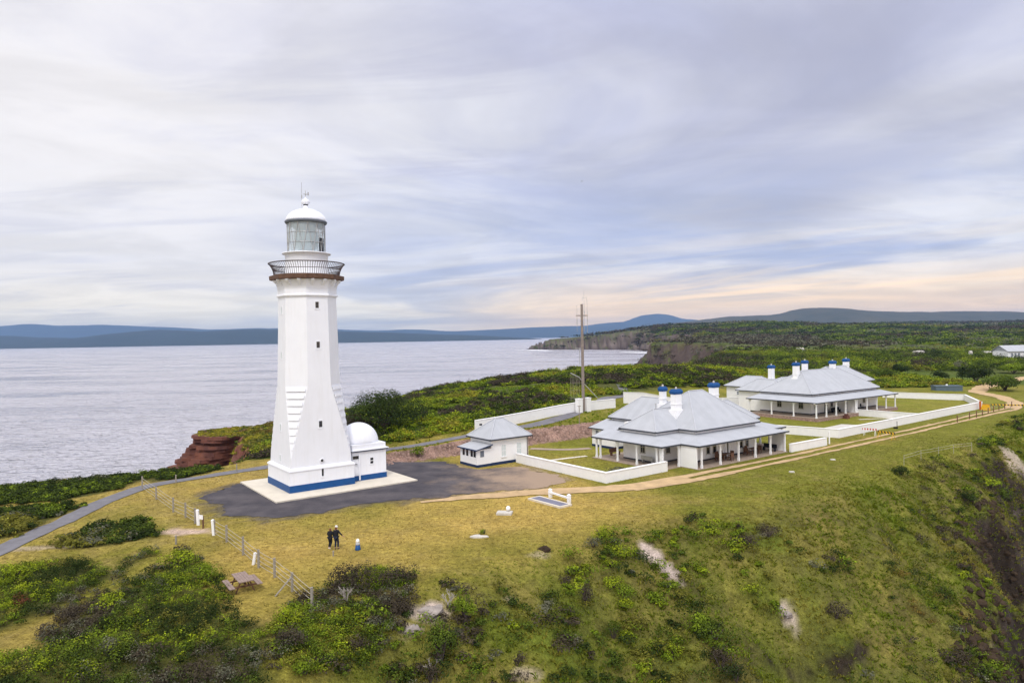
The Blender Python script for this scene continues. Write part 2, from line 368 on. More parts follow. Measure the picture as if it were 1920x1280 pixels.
WILDLINE = [(-45, 90), (-33, 85), (-25, 87), (-14, 92), (-5, 103), (3, 111), (11, 114.5), (15, 126), (22, 138), (34, 152), (52, 160), (74, 164), (92, 172), (120, 175), (150, 172), (260, 200), (420, 230)]  # heath lies beyond
def behind(x, y): return -poly_sd(x, y, WILDLINE, False)
def ground_colour(x, y, z, slope):
    u, v = toUV(x, y)
    n1 = fbm(x, y, 14, 61); n2 = fbm(x, y, 3.2, 62); n3 = fbm(x, y, .9, 63, 3)
    d = poly_sd(x, y, EDGE, False)
    dry = np.clip(.50+n1*.55+n2*.35+.34*np.exp(-(((x+4)/17)**2+((y-56)/9)**2))-S(d, -9, 1)*.35-S(u, 16, 48)*.55-S(-x, 15, 26)*.12+S(-u, -6, 8)*.15, 0, 1)
    c = mixc(np.broadcast_to(GREEN, x.shape+(3,)).copy(), DRY, dry)
    c = mixc(c, STRAW*.8, np.clip(n3*.5+n2*.3-.05+.3*S(-x, 20, 30), 0, .6))
    # lawns round the houses are greener
    lawn = S(u, 24, 27)*(1-S(u, 140, 150))*S(v, -17, -15)*(1-S(v, 8, 12))
    c = mixc(c, np.array((.22, .23, .03)), lawn*.45)
    yd = S(poly_sd(x, y, YARDP)+n3*1.5+n2*1.0, -1.9, .3)
    c = mixc(c, mixc(np.broadcast_to(np.array((.11, .095, .085)), x.shape+(3,)).copy(), np.array((.34, .26, .17)), S(u, 6, 18)), yd*.8)
    hm = S(heath_mask(x, y)+n2*1.2, -.6, .6)
    c = mixc(c, DARKG, hm*.85)
    sl = S(d+n2*2, 0, 5)
    cs = mixc(mixc(np.broadcast_to(np.array((.125, .15, .018)), x.shape+(3,)).copy(), np.array((.27, .215, .055)), np.clip(.28+n2*.8+n1*.3, 0, 1)), SCRUB*.8, np.clip(n1*.9+n3*.5+.12, 0, .9))
    c = mixc(c, cs, sl)
    bk = S(v+n3*.5, 7.4, 8.2)*(1-S(v+n3*.5, 10.6, 11.6))*S(u, 12, 15)*(1-S(u, 50, 62))
    c = mixc(c, mixc(np.broadcast_to(BANKC, x.shape+(3,)).copy(), BANKC*.45, np.clip(.4+n3*1.2, 0, 1)), bk)
    b = S(behind(x, y)+n2*2, -1, 2)
    far = S(y, 300, 1200)
    ch = mixc(np.broadcast_to(np.array((.085, .12, .018)), x.shape+(3,)).copy(), SCRUB, np.clip(.25+fbm(x, y, 40, 64)*.8+n1*.3, 0, 1))
    ch = mixc(ch, np.array((.095, .10, .04)), far)
    c = mixc(c, ch, b)
    lf = S(-x, 40, 52)*S(y, 84, 92)
    c = mixc(c, mixc(np.broadcast_to(np.array((.24, .17, .06)), x.shape+(3,)).copy(), np.array((.12, .12, .03)), np.clip(.4+n2, 0, 1)), lf)
    near = (y < 95)*1.0
    farc = S(y, 400, 900)
    steep = S(slope+n3*.12, .75+.5*near-.4*farc, 1.05+.6*near-.45*farc)
    rock = mixc(np.broadcast_to(DROCK, x.shape+(3,)).copy(), PALE*.34, np.clip(fbm(x+y, z*2.5, 2.2, 67)*.7+n2*.3, 0, .8))
    rock = np.where((y > 95)[..., None], mixc(np.where((y < 300)[..., None], RED, np.array((.085, .062, .052))), PALE*.5, np.clip(fbm(z*1.0, x*.01+y*.01, 5, 66)*.9+.1, 0, .8)), rock)
    c = mixc(c, rock, steep)
    low = S(-z, -SEA-4.0, -SEA-1.0)*(1-sl*.0)
    c = mixc(c, np.array((.05, .035, .033)), low)
    c = mixc(c, PALE*1.05, bare_patches(x, y))
    c = mixc(c, SAND, S(1.0-np.hypot((x-SP[0])/2.6, (y-SP[1])/1.3)+n3*.5, 0, .5))
    return np.clip(c, .002, 1)
SP = G(345, 996)
def _pp(px, py, z): x, y = G(px, py, z); return x, y
BARE = []
for (px, py, rx, ry, rot, k) in [(1210, 1022, .62, .9, .5, 1), (1226, 1042, .62, .9, .5, 1), (1247, 1062, .55, .8, .5, 1), (1266, 1080, .4, .5, .5, 1), (790, 1150, 1.1, .55, .3, .75), (765, 1180, .5, .35, .3, .9), (812, 1138, .5, .3, .5, .9),
                               (1478, 1150, .3, .6, .2, .8), (30, 1030, 4, .5, .1, .45), (1440, 1000, 1.0, .3, .3, .5), (1898, 858, 2.6, 1.3, .9, .6), (985, 1262, .7, .3, .3, .6), (1010, 1040, 1.0, .5, .3, .35), (130, 1190, .8, .4, .3, .5), (950, 1120, .6, .3, .2, .4),]:
    BARE.append((*sight(px, py)[:2], rx, ry, rot, k))
gx = spaced(-1500, -48, 78, 9000, .5, 1.024); gy = spaced(-60, 24, 128, 9400, .5, 1.017)
X, Y = np.meshgrid(gx, gy); Z = terrain(X, Y)
dzy, dzx = np.gradient(Z, gy, gx); SL = np.hypot(dzx, dzy)
Z = Z+S(SL, .8, 1.4)*fbm(X+Z, Y-Z, 2.2, 71)*.5
CC = ground_colour(X, Y, Z, SL)
def ground_mat():
    m = bpy.data.materials.new('heath_ground'); m.use_nodes = True; nt = m.node_tree; b = nt.nodes['Principled BSDF']
    b.inputs['Roughness'].default_value = .95; b.inputs['Specular IOR Level'].default_value = .1
    a = nt.nodes.new('ShaderNodeAttribute'); a.attribute_name = 'Col'
    tc = nt.nodes.new('ShaderNodeTexCoord')
    prev = a.outputs['Color']
    for sc_, lo, hi in ((.35, .8, 1.2), (2.2, .62, 1.36), (9, .6, 1.38)):
        n = nt.nodes.new('ShaderNodeTexNoise'); n.inputs['Scale'].default_value = sc_; n.inputs['Detail'].default_value = 5; n.inputs['Roughness'].default_value = .65
        nt.links.new(tc.outputs['Object'], n.inputs['Vector'])
        r = nt.nodes.new('ShaderNodeMapRange'); r.inputs['From Min'].default_value = .3; r.inputs['From Max'].default_value = .7; r.inputs['To Min'].default_value = lo; r.inputs['To Max'].default_value = hi
        nt.links.new(n.outputs['Fac'], r.inputs['Value'])
        mx = nt.nodes.new('ShaderNodeMix'); mx.data_type = 'RGBA'; mx.blend_type = 'MULTIPLY'; mx.inputs['Factor'].default_value = 1
        nt.links.new(prev, mx.inputs['A']); nt.links.new(r.outputs['Result'], mx.inputs['B']); prev = mx.outputs['Result']
    nt.links.new(prev, b.inputs['Base Color'])
    n = nt.nodes.new('ShaderNodeTexNoise'); n.inputs['Scale'].default_value = 4; n.inputs['Detail'].default_value = 8; n.inputs['Roughness'].default_value = .7
    nt.links.new(tc.outputs['Object'], n.inputs['Vector'])
    bp = nt.nodes.new('ShaderNodeBump'); bp.inputs['Strength'].default_value = .9; bp.inputs['Distance'].default_value = .25
    nt.links.new(n.outputs['Fac'], bp.inputs['Height']); nt.links.new(bp.outputs['Normal'], b.inputs['Normal'])
    return m
struct(grid_mesh('ground', X, Y, Z, CC, ground_mat()))
# ------------------------------------------------------------------ sea
def sea_mat():
    m = bpy.data.materials.new('sea_water'); m.use_nodes = True; nt = m.node_tree; b = nt.nodes['Principled BSDF']
    b.inputs['Base Color'].default_value = (.56, .54, .60, 1); b.inputs['Roughness'].default_value = .12; b.inputs['IOR'].default_value = 1.6; b.inputs['Specular IOR Level'].default_value = .75
    tc = nt.nodes.new('ShaderNodeTexCoord')
    prev = None
    for sx, sy, sc_, st, dist, rz in ((1, 2.2, .030, 1.0, 12.0, .2), (1, 2.6, .13, 1.0, 6.0, -.12), (1, 2.0, .5, 1.0, 1.5, .08)):
        mp = nt.nodes.new('ShaderNodeMapping'); mp.inputs['Scale'].default_value = (sx, sy, 1); mp.inputs['Rotation'].default_value = (0, 0, rz)
        nt.links.new(tc.outputs['Object'], mp.inputs['Vector'])
        n = nt.nodes.new('ShaderNodeTexNoise'); n.inputs['Scale'].default_value = sc_; n.inputs['Detail'].default_value = 4; n.inputs['Distortion'].default_value = .4
        nt.links.new(mp.outputs['Vector'], n.inputs['Vector'])
        bp = nt.nodes.new('ShaderNodeBump'); bp.inputs['Strength'].default_value = st; bp.inputs['Distance'].default_value = dist
        nt.links.new(n.outputs['Fac'], bp.inputs['Height'])
        if prev: nt.links.new(prev, bp.inputs['Normal'])
        prev = bp.outputs['Normal']
    nt.links.new(prev, b.inputs['Normal'])
    wl = nt.nodes.new('ShaderNodeTexNoise'); wl.inputs['Scale'].default_value = .006; wl.inputs['Detail'].default_value = 5; wl.inputs['Roughness'].default_value = .6
    mw = nt.nodes.new('ShaderNodeMapping'); mw.inputs['Scale'].default_value = (1, 2.4, 1); mw.inputs['Rotation'].default_value = (0, 0, .3); nt.links.new(tc.outputs['Object'], mw.inputs['Vector']); nt.links.new(mw.outputs['Vector'], wl.inputs['Vector'])
    rw = nt.nodes.new('ShaderNodeMapRange'); rw.inputs['From Min'].default_value = .35; rw.inputs['From Max'].default_value = .65; rw.inputs['To Min'].default_value = .05; rw.inputs['To Max'].default_value = .30   # wind lanes: ruffled and slick water
    nt.links.new(wl.outputs['Fac'], rw.inputs['Value']); nt.links.new(rw.outputs['Result'], b.inputs['Roughness'])
    return m
sea = MB(); sea.add([(-38000, -3000, 0), (38000, -3000, 0), (38000, 36000, 0), (-38000, 36000, 0)], [(0, 1, 2, 3)])
struct(sea.build('sea', sea_mat(), loc=(0, 0, SEA)))
# ------------------------------------------------------------------ distant hills (real ridges, kilometres away)
def hill_range(name, D, pts, depth, m, seed, rough=1.0, vscale=600):
    """pts = (pixel x, pixel y of skyline): surveyed bearings -> heights at distance D"""
    xs = []; hs = []
    for px, py in pts:
        a = (px-960)/FPX; b = -(py-640)/FPX
        d = [a*_R[i]+b*_U[i]+_F[i] for i in range(3)]; t = D/d[1]
        xs.append(d[0]*t); hs.append(HC+d[2]*t)
    nx = 260; x = np.linspace(xs[0], xs[-1], nx); h = np.interp(x, xs, hs)
    k = np.hanning(9); k /= k.sum(); h = np.convolve(np.pad(h, 4, 'edge'), k, 'valid')
    ny = 40; t = np.linspace(-1, 1, ny)
    Xg, T = np.meshgrid(x, t); H = np.broadcast_to(h, Xg.shape)
    Yg = D+T*depth
    prof = np.where(T < 0, S(T, -1, 0.0), S(-T, -1, 0.0))
    Zg = (SEA-8)+(H-SEA+8)*prof*(1+0.10*rough*fbm(Xg, Yg, vscale, seed)*(1-prof)+.03*rough*fbm(Xg, Yg, vscale*.3, seed+5))
    o = grid_mesh(name, Xg, Yg, Zg, None, m); return struct(o)
M['forest'] = mat('dark_forest', (.008, .018, .012), .95, col2=(.02, .03, .016), vscale=.004, bump=0)
M['forest2'] = mat('dry_forest', (.035, .042, .026), .95, col2=(.075, .07, .045), vscale=.006)
hill_range('distant_hills', 8300, [(-600, 645), (-300, 640), (0, 629), (60, 632), (150, 634), (230, 624), (300, 618), (380, 621), (470, 617), (560, 618), (640, 621), (720, 623), (800, 626), (900, 629), (1000, 634), (1080, 640)], 1500, M['forest'], 201)
hill_range('far_mountain_range', 16000, [(-420, 620), (-200, 618), (0, 612), (58, 607), (110, 611), (190, 609), (270, 612), (330, 614), (400, 618), (480, 615), (600, 616), (700, 620), (780, 617), (840, 621), (900, 619), (960, 616), (1000, 613), (1050, 612), (1100, 610), (1200, 612), (1330, 612), (1480, 610), (1700, 612)], 2500, M['forest'], 203)
hill_range('far_mountain', 17000, [(1000, 622), (1080, 613), (1130, 606), (1170, 603), (1195, 594), (1212, 590), (1230, 588.5), (1252, 590), (1275, 597), (1310, 600), (1380, 602), (1480, 606)], 2500, M['forest'], 205)
hill_range('wooded_hills', 5200, [(1180, 614), (1240, 609), (1300, 601), (1340, 596), (1380, 593), (1440, 591), (1480, 586), (1500, 579), (1525, 577), (1560, 577.5), (1590, 581), (1640, 584), (1720, 585), (1800, 584), (1860, 584), (1930, 588), (2100, 590), (2400, 598)], 1500, M['forest2'], 207, 1.0, 420)
# ------------------------------------------------------------------ sky
wd = bpy.data.worlds.new('World'); sc.world = wd; wd.use_nodes = True; nt = wd.node_tree
for n in list(nt.nodes): nt.nodes.remove(n)
N = nt.nodes.new; L = nt.links.new
out = N('ShaderNodeOutputWorld'); bg = N('ShaderNodeBackground'); L(bg.outputs[0], out.inputs[0])
SUN_EL, SUN_AZ = math.radians(52), math.radians(-172)   # azimuth measured from +Y (view) clockwise
sky = N('ShaderNodeTexSky'); sky.sky_type = 'NISHITA'; sky.sun_disc = False; sky.sun_elevation = SUN_EL; sky.sun_rotation = SUN_AZ
tc = N('ShaderNodeTexCoord'); sep = N('ShaderNodeSeparateXYZ'); L(tc.outputs['Generated'], sep.inputs[0])
def math_(op, a, b=None, c=None):
    n = N('ShaderNodeMath'); n.operation = op
    for i, q in enumerate((a, b, c)):
        if q is None: continue
        if hasattr(q, 'node'): L(q, n.inputs[i])
        else: n.inputs[i].default_value = q
    return n.outputs[0]
def mrange(v, a, b, c=0., d=1., smooth=True):
    n = N('ShaderNodeMapRange'); n.interpolation_type = 'SMOOTHSTEP' if smooth else 'LINEAR'
    L(v, n.inputs['Value']); n.inputs['From Min'].default_value = a; n.inputs['From Max'].default_value = b; n.inputs['To Min'].default_value = c; n.inputs['To Max'].default_value = d
    return n.outputs['Result']
def mixn(a, b, f):
    n = N('ShaderNodeMix'); n.data_type = 'RGBA'
    for s_, q in (('A', a), ('B', b)):
        if hasattr(q, 'node'): L(q, n.inputs[s_])
        else: n.inputs[s_].default_value = (*q, 1)
    if hasattr(f, 'node'): L(f, n.inputs['Factor'])
    else: n.inputs['Factor'].default_value = f
    return n.outputs['Result']
zz = math_('MAXIMUM', sep.outputs['Z'], 0.0)
dz = math_('ADD', zz, .10)
cx = math_('DIVIDE', sep.outputs['X'], dz); cy = math_('DIVIDE', sep.outputs['Y'], dz)
cb = N('ShaderNodeCombineXYZ'); L(cx, cb.inputs[0]); L(cy, cb.inputs[1])
def cloud(scale, sx, sy, rot, detail=6, rough=.55, dist=.6, off=(0, 0, 0)):
    mp = N('ShaderNodeMapping'); mp.inputs['Scale'].default_value = (sx, sy, 1); mp.inputs['Rotation'].default_value = (0, 0, rot); mp.inputs['Location'].default_value = off
    L(cb.outputs[0], mp.inputs['Vector'])
    n = N('ShaderNodeTexNoise'); n.inputs['Scale'].default_value = scale; n.inputs['Detail'].default_value = detail; n.inputs['Roughness'].default_value = rough; n.inputs['Distortion'].default_value = dist
    L(mp.outputs[0], n.inputs['Vector']); return n.outputs['Fac']
az = math_('ARCTAN2', sep.outputs['X'], sep.outputs['Y'])        # 0 = view direction, + right
A = cloud(.42, 1, 1.15, .45, 6, .55, .9, (3.1, .7, 0)); B = cloud(1.1, .55, 1.3, .30, 7, .60, .9, (1.3, 5.2, 0)); C = cloud(.26, 1, 1.1, -.3, 4, .5, .5, (7.7, 2.2, 0))
base = mixn((.61, .635, .83), (.96, .955, 1.0), mrange(A, .33, .55))
base = mixn(base, (.58, .58, .74), math_('MULTIPLY', mrange(B, .48, .70), .55))
base = mixn(base, (.50, .505, .64), math_('MULTIPLY', math_('MULTIPLY', mrange(az, -.15, .45), mrange(C, .40, .60)), .8))
# bright, slightly warm veil to the left
left = mrange(az, .0, -.5)
base = mixn(base, (1.02, .985, .985), math_('MULTIPLY', left, mrange(B, .68, .42, .5, 1.0)))
# blue band low ahead, peach gaps low to the right
low = mrange(zz, .27, .12)
base = mixn(base, (.53, .60, .84), math_('MULTIPLY', math_('MULTIPLY', low, mrange(A, .62, .40)), math_('MULTIPLY', mrange(az, -.5, -.1), .85)))
sb = N('ShaderNodeCombineXYZ'); L(az, sb.inputs[0]); L(math_('SUBTRACT', zz, math_('MULTIPLY', az, .06)), sb.inputs[1])
mp = N('ShaderNodeMapping'); mp.inputs['Scale'].default_value = (1.5, 26, 1); L(sb.outputs[0], mp.inputs['Vector'])
sn = N('ShaderNodeTexNoise'); sn.inputs['Scale'].default_value = 1.0; sn.inputs['Detail'].default_value = 6; sn.inputs['Roughness'].default_value = .55; sn.inputs['Distortion'].default_value = .5; L(mp.outputs[0], sn.inputs['Vector'])
gapband = math_('MULTIPLY', mrange(zz, .19, .05), mrange(az, -.12, .42, .08, 1.0))
base = mixn(base, (1.06, .955, .85), math_('MULTIPLY', gapband, mrange(sn.outputs['Fac'], .42, .57)))
# warm tint low to the right, then horizon brightened to offset the haze volume
base = mixn(base, (1.05, .93, .80), math_('MULTIPLY', mrange(zz, .075, .02), mrange(az, -.3, .2, .0, .75)))
glow = N('ShaderNodeMix'); glow.data_type = 'RGBA'; glow.blend_type = 'MULTIPLY'; L(mrange(zz, .11, .012), glow.inputs['Factor']); L(base, glow.inputs['A']); L(mixn((1.50, 1.38, 1.06), (1.95, 1.46, .80), mrange(az, -.25, .15)), glow.inputs['B'])
base = glow.outputs['Result']
D = cloud(1.25, .9, 1.1, .5, 6, .56, .7, (2.2, 8.1, 0))
dm2 = N('ShaderNodeVectorMath'); dm2.operation = 'SCALE'; L(base, dm2.inputs[0]); L(mrange(D, .34, .64, .915, 1.045), dm2.inputs['Scale']); base = dm2.outputs[0]
# overcast sky is brighter overhead; boost added there and behind camera to light walls
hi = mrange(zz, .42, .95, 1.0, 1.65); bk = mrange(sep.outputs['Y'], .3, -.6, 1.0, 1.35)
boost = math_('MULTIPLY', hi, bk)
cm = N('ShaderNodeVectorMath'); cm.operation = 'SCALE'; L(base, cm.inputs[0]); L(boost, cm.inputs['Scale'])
sk = N('ShaderNodeVectorMath'); sk.operation = 'SCALE'; L(sky.outputs[0], sk.inputs[0]); sk.inputs['Scale'].default_value = .10
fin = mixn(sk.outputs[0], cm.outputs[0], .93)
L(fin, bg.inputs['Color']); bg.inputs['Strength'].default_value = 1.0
sun = bpy.data.lights.new('sun', 'SUN'); sun.energy = 1.5; sun.angle = math.radians(10); sun.color = (1, .965, .92)
so = bpy.data.objects.new('sun', sun); COL.objects.link(so)
sd = Vector((math.sin(SUN_AZ)*math.cos(SUN_EL), math.cos(SUN_AZ)*math.cos(SUN_EL), math.sin(SUN_EL)))
so.rotation_euler = sd.to_track_quat('Z', 'Y').to_euler()
# ------------------------------------------------------------------ air
hz_m = bpy.data.materials.new('haze_air'); hz_m.use_nodes = True; h_ = hz_m.node_tree
h_.nodes.remove(h_.nodes['Principled BSDF']); pv = h_.nodes.new('ShaderNodeVolumePrincipled')
pv.inputs['Color'].default_value = (.33, .53, .92, 1); pv.inputs['Density'].default_value = 6.0e-5; pv.inputs['Anisotropy'].default_value = 0
h_.links.new(pv.outputs[0], h_.nodes['Material Output'].inputs['Volume'])
o = MB().box(-19000, 19000, -2900, 20000, -30, 500).build('haze', hz_m); tag(o, 'thin blue haze over the bay', 'haze', kind='stuff')
# ------------------------------------------------------------------ camera
cam = bpy.data.cameras.new('camera'); co = bpy.data.objects.new('camera', cam); COL.objects.link(co); sc.camera = co
cam.sensor_width = 36; cam.lens = 36*FPX/1920; cam.clip_start = .5; cam.clip_end = 90000
co.matrix_world = Matrix(((_R[0], _U[0], -_F[0], 0), (_R[1], _U[1], -_F[1], 0), (_R[2], _U[2], -_F[2], HC), (0, 0, 0, 1)))
sc.view_settings.view_transform = 'Standard'; sc.view_settings.look = 'None'; sc.view_settings.exposure = 0; sc.view_settings.gamma = 1
cy_ = sc.cycles; cy_.max_bounces = 5; cy_.diffuse_bounces = 3; cy_.glossy_bounces = 2; cy_.transmission_bounces = 3; cy_.volume_bounces = 0; cy_.transparent_max_bounces = 4; cy_.use_denoising = True; cy_.caustics_reflective = False; cy_.caustics_refractive = False
# ================================================================== THE LIGHTHOUSE
LC = (3.15, 3.5)
lh = site('lighthouse', 'tall white tapering lighthouse tower with blue plinth and glazed lantern', 'lighthouse', *LC, .15)
def octring(a, k, z):
    """square of half width a with corners cut by k"""
    return [(a, -a+k, z), (a, a-k, z), (a-k, a, z), (-a+k, a, z), (-a, a-k, z), (-a, -a+k, z), (-a+k, -a, z), (a-k, -a, z)]
MB().box(-3.3, 3.3, -3.3, 3.3, .68, 1.95).loft([[(-3.3, -3.3, 1.95), (3.3, -3.3, 1.95), (3.3, 3.3, 1.95), (-3.3, 3.3, 1.95)], [(-3.38, -3.38, 2.0), (3.38, -3.38, 2.0), (3.38, 3.38, 2.0), (-3.38, 3.38, 2.0)], [(-3.36, -3.36, 2.12), (3.36, -3.36, 2.12), (3.36, 3.36, 2.12), (-3.36, 3.36, 2.12)], [(-3.12, -3.12, 2.3), (3.12, -3.12, 2.3), (3.12, 3.12, 2.3), (-3.12, 3.12, 2.3)]]).build('base', 'tower', lh)
MB().box(-3.34, 3.34, -3.34, 3.34, 0, .68).build('plinth', 'blue', lh)
def fa(z): return np.interp(z, [2.3, 10.1, 12.4, 19.2], [3.1, 2.86, 2.78, 2.62])
def fk(z): return np.interp(z, [2.3, 3.3, 10.1, 19.2], [.02, .05, .5858*2.86, .5858*2.62])
zs = [2.3, 3.3, 5, 7, 9, 10.1, 12.4, 19.05]
MB().loft([octring(fa(z), fk(z), z) for z in zs]).build('shaft', 'tower', lh)
for qx, qy in ((1, 1), (1, -1), (-1, 1), (-1, -1)):
    for i in range(9):
        st = MB(); z0 = 4.05+i*.70; z1 = z0+.36
        k = min(fk(z0), fk(z1)); w = max(k-.12, .12)
        a0 = fa(z1); e = .095
        pts = [(a0-k*.93, a0-.02), (a0-.02, a0-k*.93), (a0-.02+e*.5, a0-k*.93+e), (a0-k*.93+e, a0-.02+e*.5)]
        lo = [(qx*(p[0]+(.0 if j < 2 else -.02)), qy*p[1], z0+.0) for j, p in enumerate(pts)]
        hi2 = [(qx*p[0], qy*p[1], z1) for p in [pts[0], pts[1], (pts[2][0]-e*.72, pts[2][1]-e*.72), (pts[3][0]-e*.72, pts[3][1]-e*.72)]]
        if qx*qy < 0: lo = lo[::-1]; hi2 = hi2[::-1]
        st.loft([lo, hi2]); st.build('corner_step', 'tower', lh)
K = .5858
MB().loft([octring(a, K*a, z) for a, z in ((2.62, 19.0), (2.80, 19.08), (2.80, 19.2), (2.70, 19.3), (2.68, 19.75), (2.72, 20.0), (2.82, 20.35), (2.95, 20.6), (2.98, 20.72))]).build('corbel', 'tower', lh)
gd = MB().loft([octring(a, K*a, z) for a, z in ((3.27, 20.72), (3.40, 20.78), (3.42, 21.16), (3.36, 21.2))]); gd.build('gallery_deck', 'brown', lh)
for i in range(16):
    an = math.radians(22.5*i+11.25); r = 3.0
    b = MB().add([(-.1, -.15, 20.0), (-.1, .15, 20.0), (.56, .15, 20.62), (.56, -.15, 20.62), (.56, -.15, 20.74), (.56, .15, 20.74), (-.2, -.15, 20.74), (-.2, .15, 20.74)], [(0, 3, 2, 1), (3, 4, 5, 2), (4, 6, 7, 5), (0, 1, 7, 6), (0, 6, 4, 3), (1, 2, 5, 7)])
    o = b.build('bracket', 'tower', lh, loc=(2.80*math.cos(an), 2.80*math.sin(an), 0), rotz=an)
rail = MB(); nb = 96
rp = lambda t: (3.22+.10*t+.42*t**2.4, 21.2+1.22*t)
for i in range(nb):
    an = 2*math.pi*i/nb
    pts = [(rp(t)[0]*math.cos(an), rp(t)[0]*math.sin(an), rp(t)[1]) for t in (0, .35, .62, .83, 1)]
    rail.path(pts, .024, 4)
for t, w in ((0.02, .04), (.52, .03), (1, .055)):
    r, z = rp(t); rail.path([(r*math.cos(2*math.pi*i/48), r*math.sin(2*math.pi*i/48), z) for i in range(49)], w, 5)
rail.build('gallery_railing', 'iron', lh)
MB().lathe([(2.2, 21.15), (2.2, 21.35), (2.12, 21.4), (2.12, 23.25), (2.2, 23.35), (2.42, 23.42), (2.42, 23.52), (2.0, 23.56)], 40).build('lantern_base', 'tower', lh, True)
MB().lathe([(1.86, 23.54), (1.86, 26.6)], 40, cap=False).build('lantern_glass', 'lantern', lh, True) if 'lantern' in M else None
def glass_mat():
    m = bpy.data.materials.new('lantern_glass'); m.use_nodes = True; nt = m.node_tree; b = nt.nodes['Principled BSDF']
    b.inputs['Base Color'].default_value = (.74, .84, .88, 1); b.inputs['Roughness'].default_value = .08
    b.inputs['Alpha'].default_value = .45; b.inputs['Specular IOR Level'].default_value = .5
    return m
M['lglass'] = glass_mat()
MB().lathe([(1.84, 23.55), (1.84, 26.58)], 40, cap=False).build('lantern_glass', 'lglass', lh, True)
gb = MB(); R_ = 1.87
for i in range(12):
    a0 = 2*math.pi*i/12; a1 = 2*math.pi*(i+.5)/12
    gb.tube((R_*math.cos(a0), R_*math.sin(a0), 23.54), (R_*math.cos(a1), R_*math.sin(a1), 26.6), .045, n=5)
    a1 = 2*math.pi*(i-.5)/12
    gb.tube((R_*math.cos(a0), R_*math.sin(a0), 23.54), (R_*math.cos(a1), R_*math.sin(a1), 26.6), .03, n=5)
for z in (23.58, 24.55, 25.55, 26.56):
    gb.path([(R_*math.cos(2*math.pi*i/36), R_*math.sin(2*math.pi*i/36), z) for i in range(37)], .03, 5)
gb.build('glazing_bars', 'metal', lh)
MB().lathe([(.75, 23.6), (.95, 24.0), (.95, 25.6), (.7, 26.0), (.25, 26.5)], 20).build('lens', 'lens', lh, True) if 'lens' in M else None
M['lens'] = mat('lens_glass', (.20, .29, .31), .15, spec=.8, var=.2, vscale=3)
MB().lathe([(.5, 23.56), (.5, 23.8), (1.15, 24.0), (1.2, 25.6), (.8, 26.1), (.3, 26.4)], 20).build('lens', 'lens', lh, True)
MB().box(-.35, .35, -.05, .05, 23.56, 25.0).build('lantern_door', 'black', lh, loc=(.98, -1.5, 0), rotz=.6)
MB().lathe([(1.9, 26.52), (2.02, 26.55), (2.10, 26.68), (2.10, 26.76), (2.0, 26.8)], 40).build('roof_gutter', 'greywall', lh, True)
dm = MB().lathe([(2.03, 26.78), (2.0, 26.95), (1.9, 27.2), (1.7, 27.45), (1.35, 27.72), (.9, 27.93), (.5, 28.05), (.3, 28.1), (.24, 28.2), (.24, 28.42)], 40)
dm.build('lantern_dome', 'tower', lh, True)
for i in range(12):
    an = 2*math.pi*i/12
    MB().path([(r*math.cos(an), r*math.sin(an), z) for r, z in ((2.03, 26.8), (1.91, 27.2), (1.71, 27.46), (1.36, 27.74), (.9, 27.95), (.5, 28.07))], .03, 4).build('dome_rib', 'tower', lh)
MB().lathe([(.24, 28.42), (.24, 28.55)], 20).build('vent_collar', 'black', lh)
MB().lathe([(.2, 28.53), (.36, 28.6), (.42, 28.75), (.40, 28.92), (.28, 29.06), (.1, 29.12), (.05, 29.3)], 24).build('vent_ball', 'tower', lh, True)
wv = MB().tube((0, 0, 29.2), (0, 0, 29.95), .03).tube((-.25, 0, 29.6), (.3, 0, 29.6), .025).box(.22, .36, -.02, .02, 29.5, 29.85).lathe([(.02, 29.5), (.1, 29.58), (.1, 29.64), (.02, 29.72)], 8); wv.build('weather_vane', 'metal', lh)
MB().tube((-.36, .1, 28.2), (-.36, .1, 30.8), .022).box(-.4, -.32, .06, .14, 29.2, 29.5).build('antenna_rod', 'metal', lh)
def tower_window(u, face, z, w=.34, h=.62, m='glass', name='window'):
    a = float(fa(z)); 
    fr = MB(); d = .05
    fr.box(-w/2-.1, w/2+.1, -d, .06, -h/2-.14, -h/2-.02).box(-w/2-.08, w/2+.08, -d*.6, .06, h/2, h/2+.08).box(-w/2-.08, -w/2, -d*.6, .06, -h/2-.02, h/2).box(w/2, w/2+.08, -d*.6, .06, -h/2-.02, h/2)
    if face == 'front': loc, rz = (u, -a, z), 0
    else: loc, rz = (-a, u, z), -math.pi/2
    o = fr.build(name, 'tower', lh, loc=loc, rotz=rz)
    MB().box(-w/2, w/2, -.015, .05, -h/2, h/2).build('pane', m, o)
for z in (18.15, 14.2, 6.35): tower_window(-.02, 'front', z)
tower_window(-.02, 'front', 1.62, .2, .75)
lh.children[-1].location.y = -3.3
for z in (17.7, 13.2, 6.0, 2.95): tower_window(0, 'left', z, m='blind')
pt = MB()
pt.lathe([(.14, 0), (.24, 0), (.24, .06), (.14, .06)], 16, cap=False)
po = pt.build('porthole', 'tower', lh, True, loc=(0, -3.1, 2.75)); po.rotation_euler = (math.pi/2, 0, 0)
MB().lathe([(.15, .0), (.15, .03)], 16).build('pane', 'glass', po)
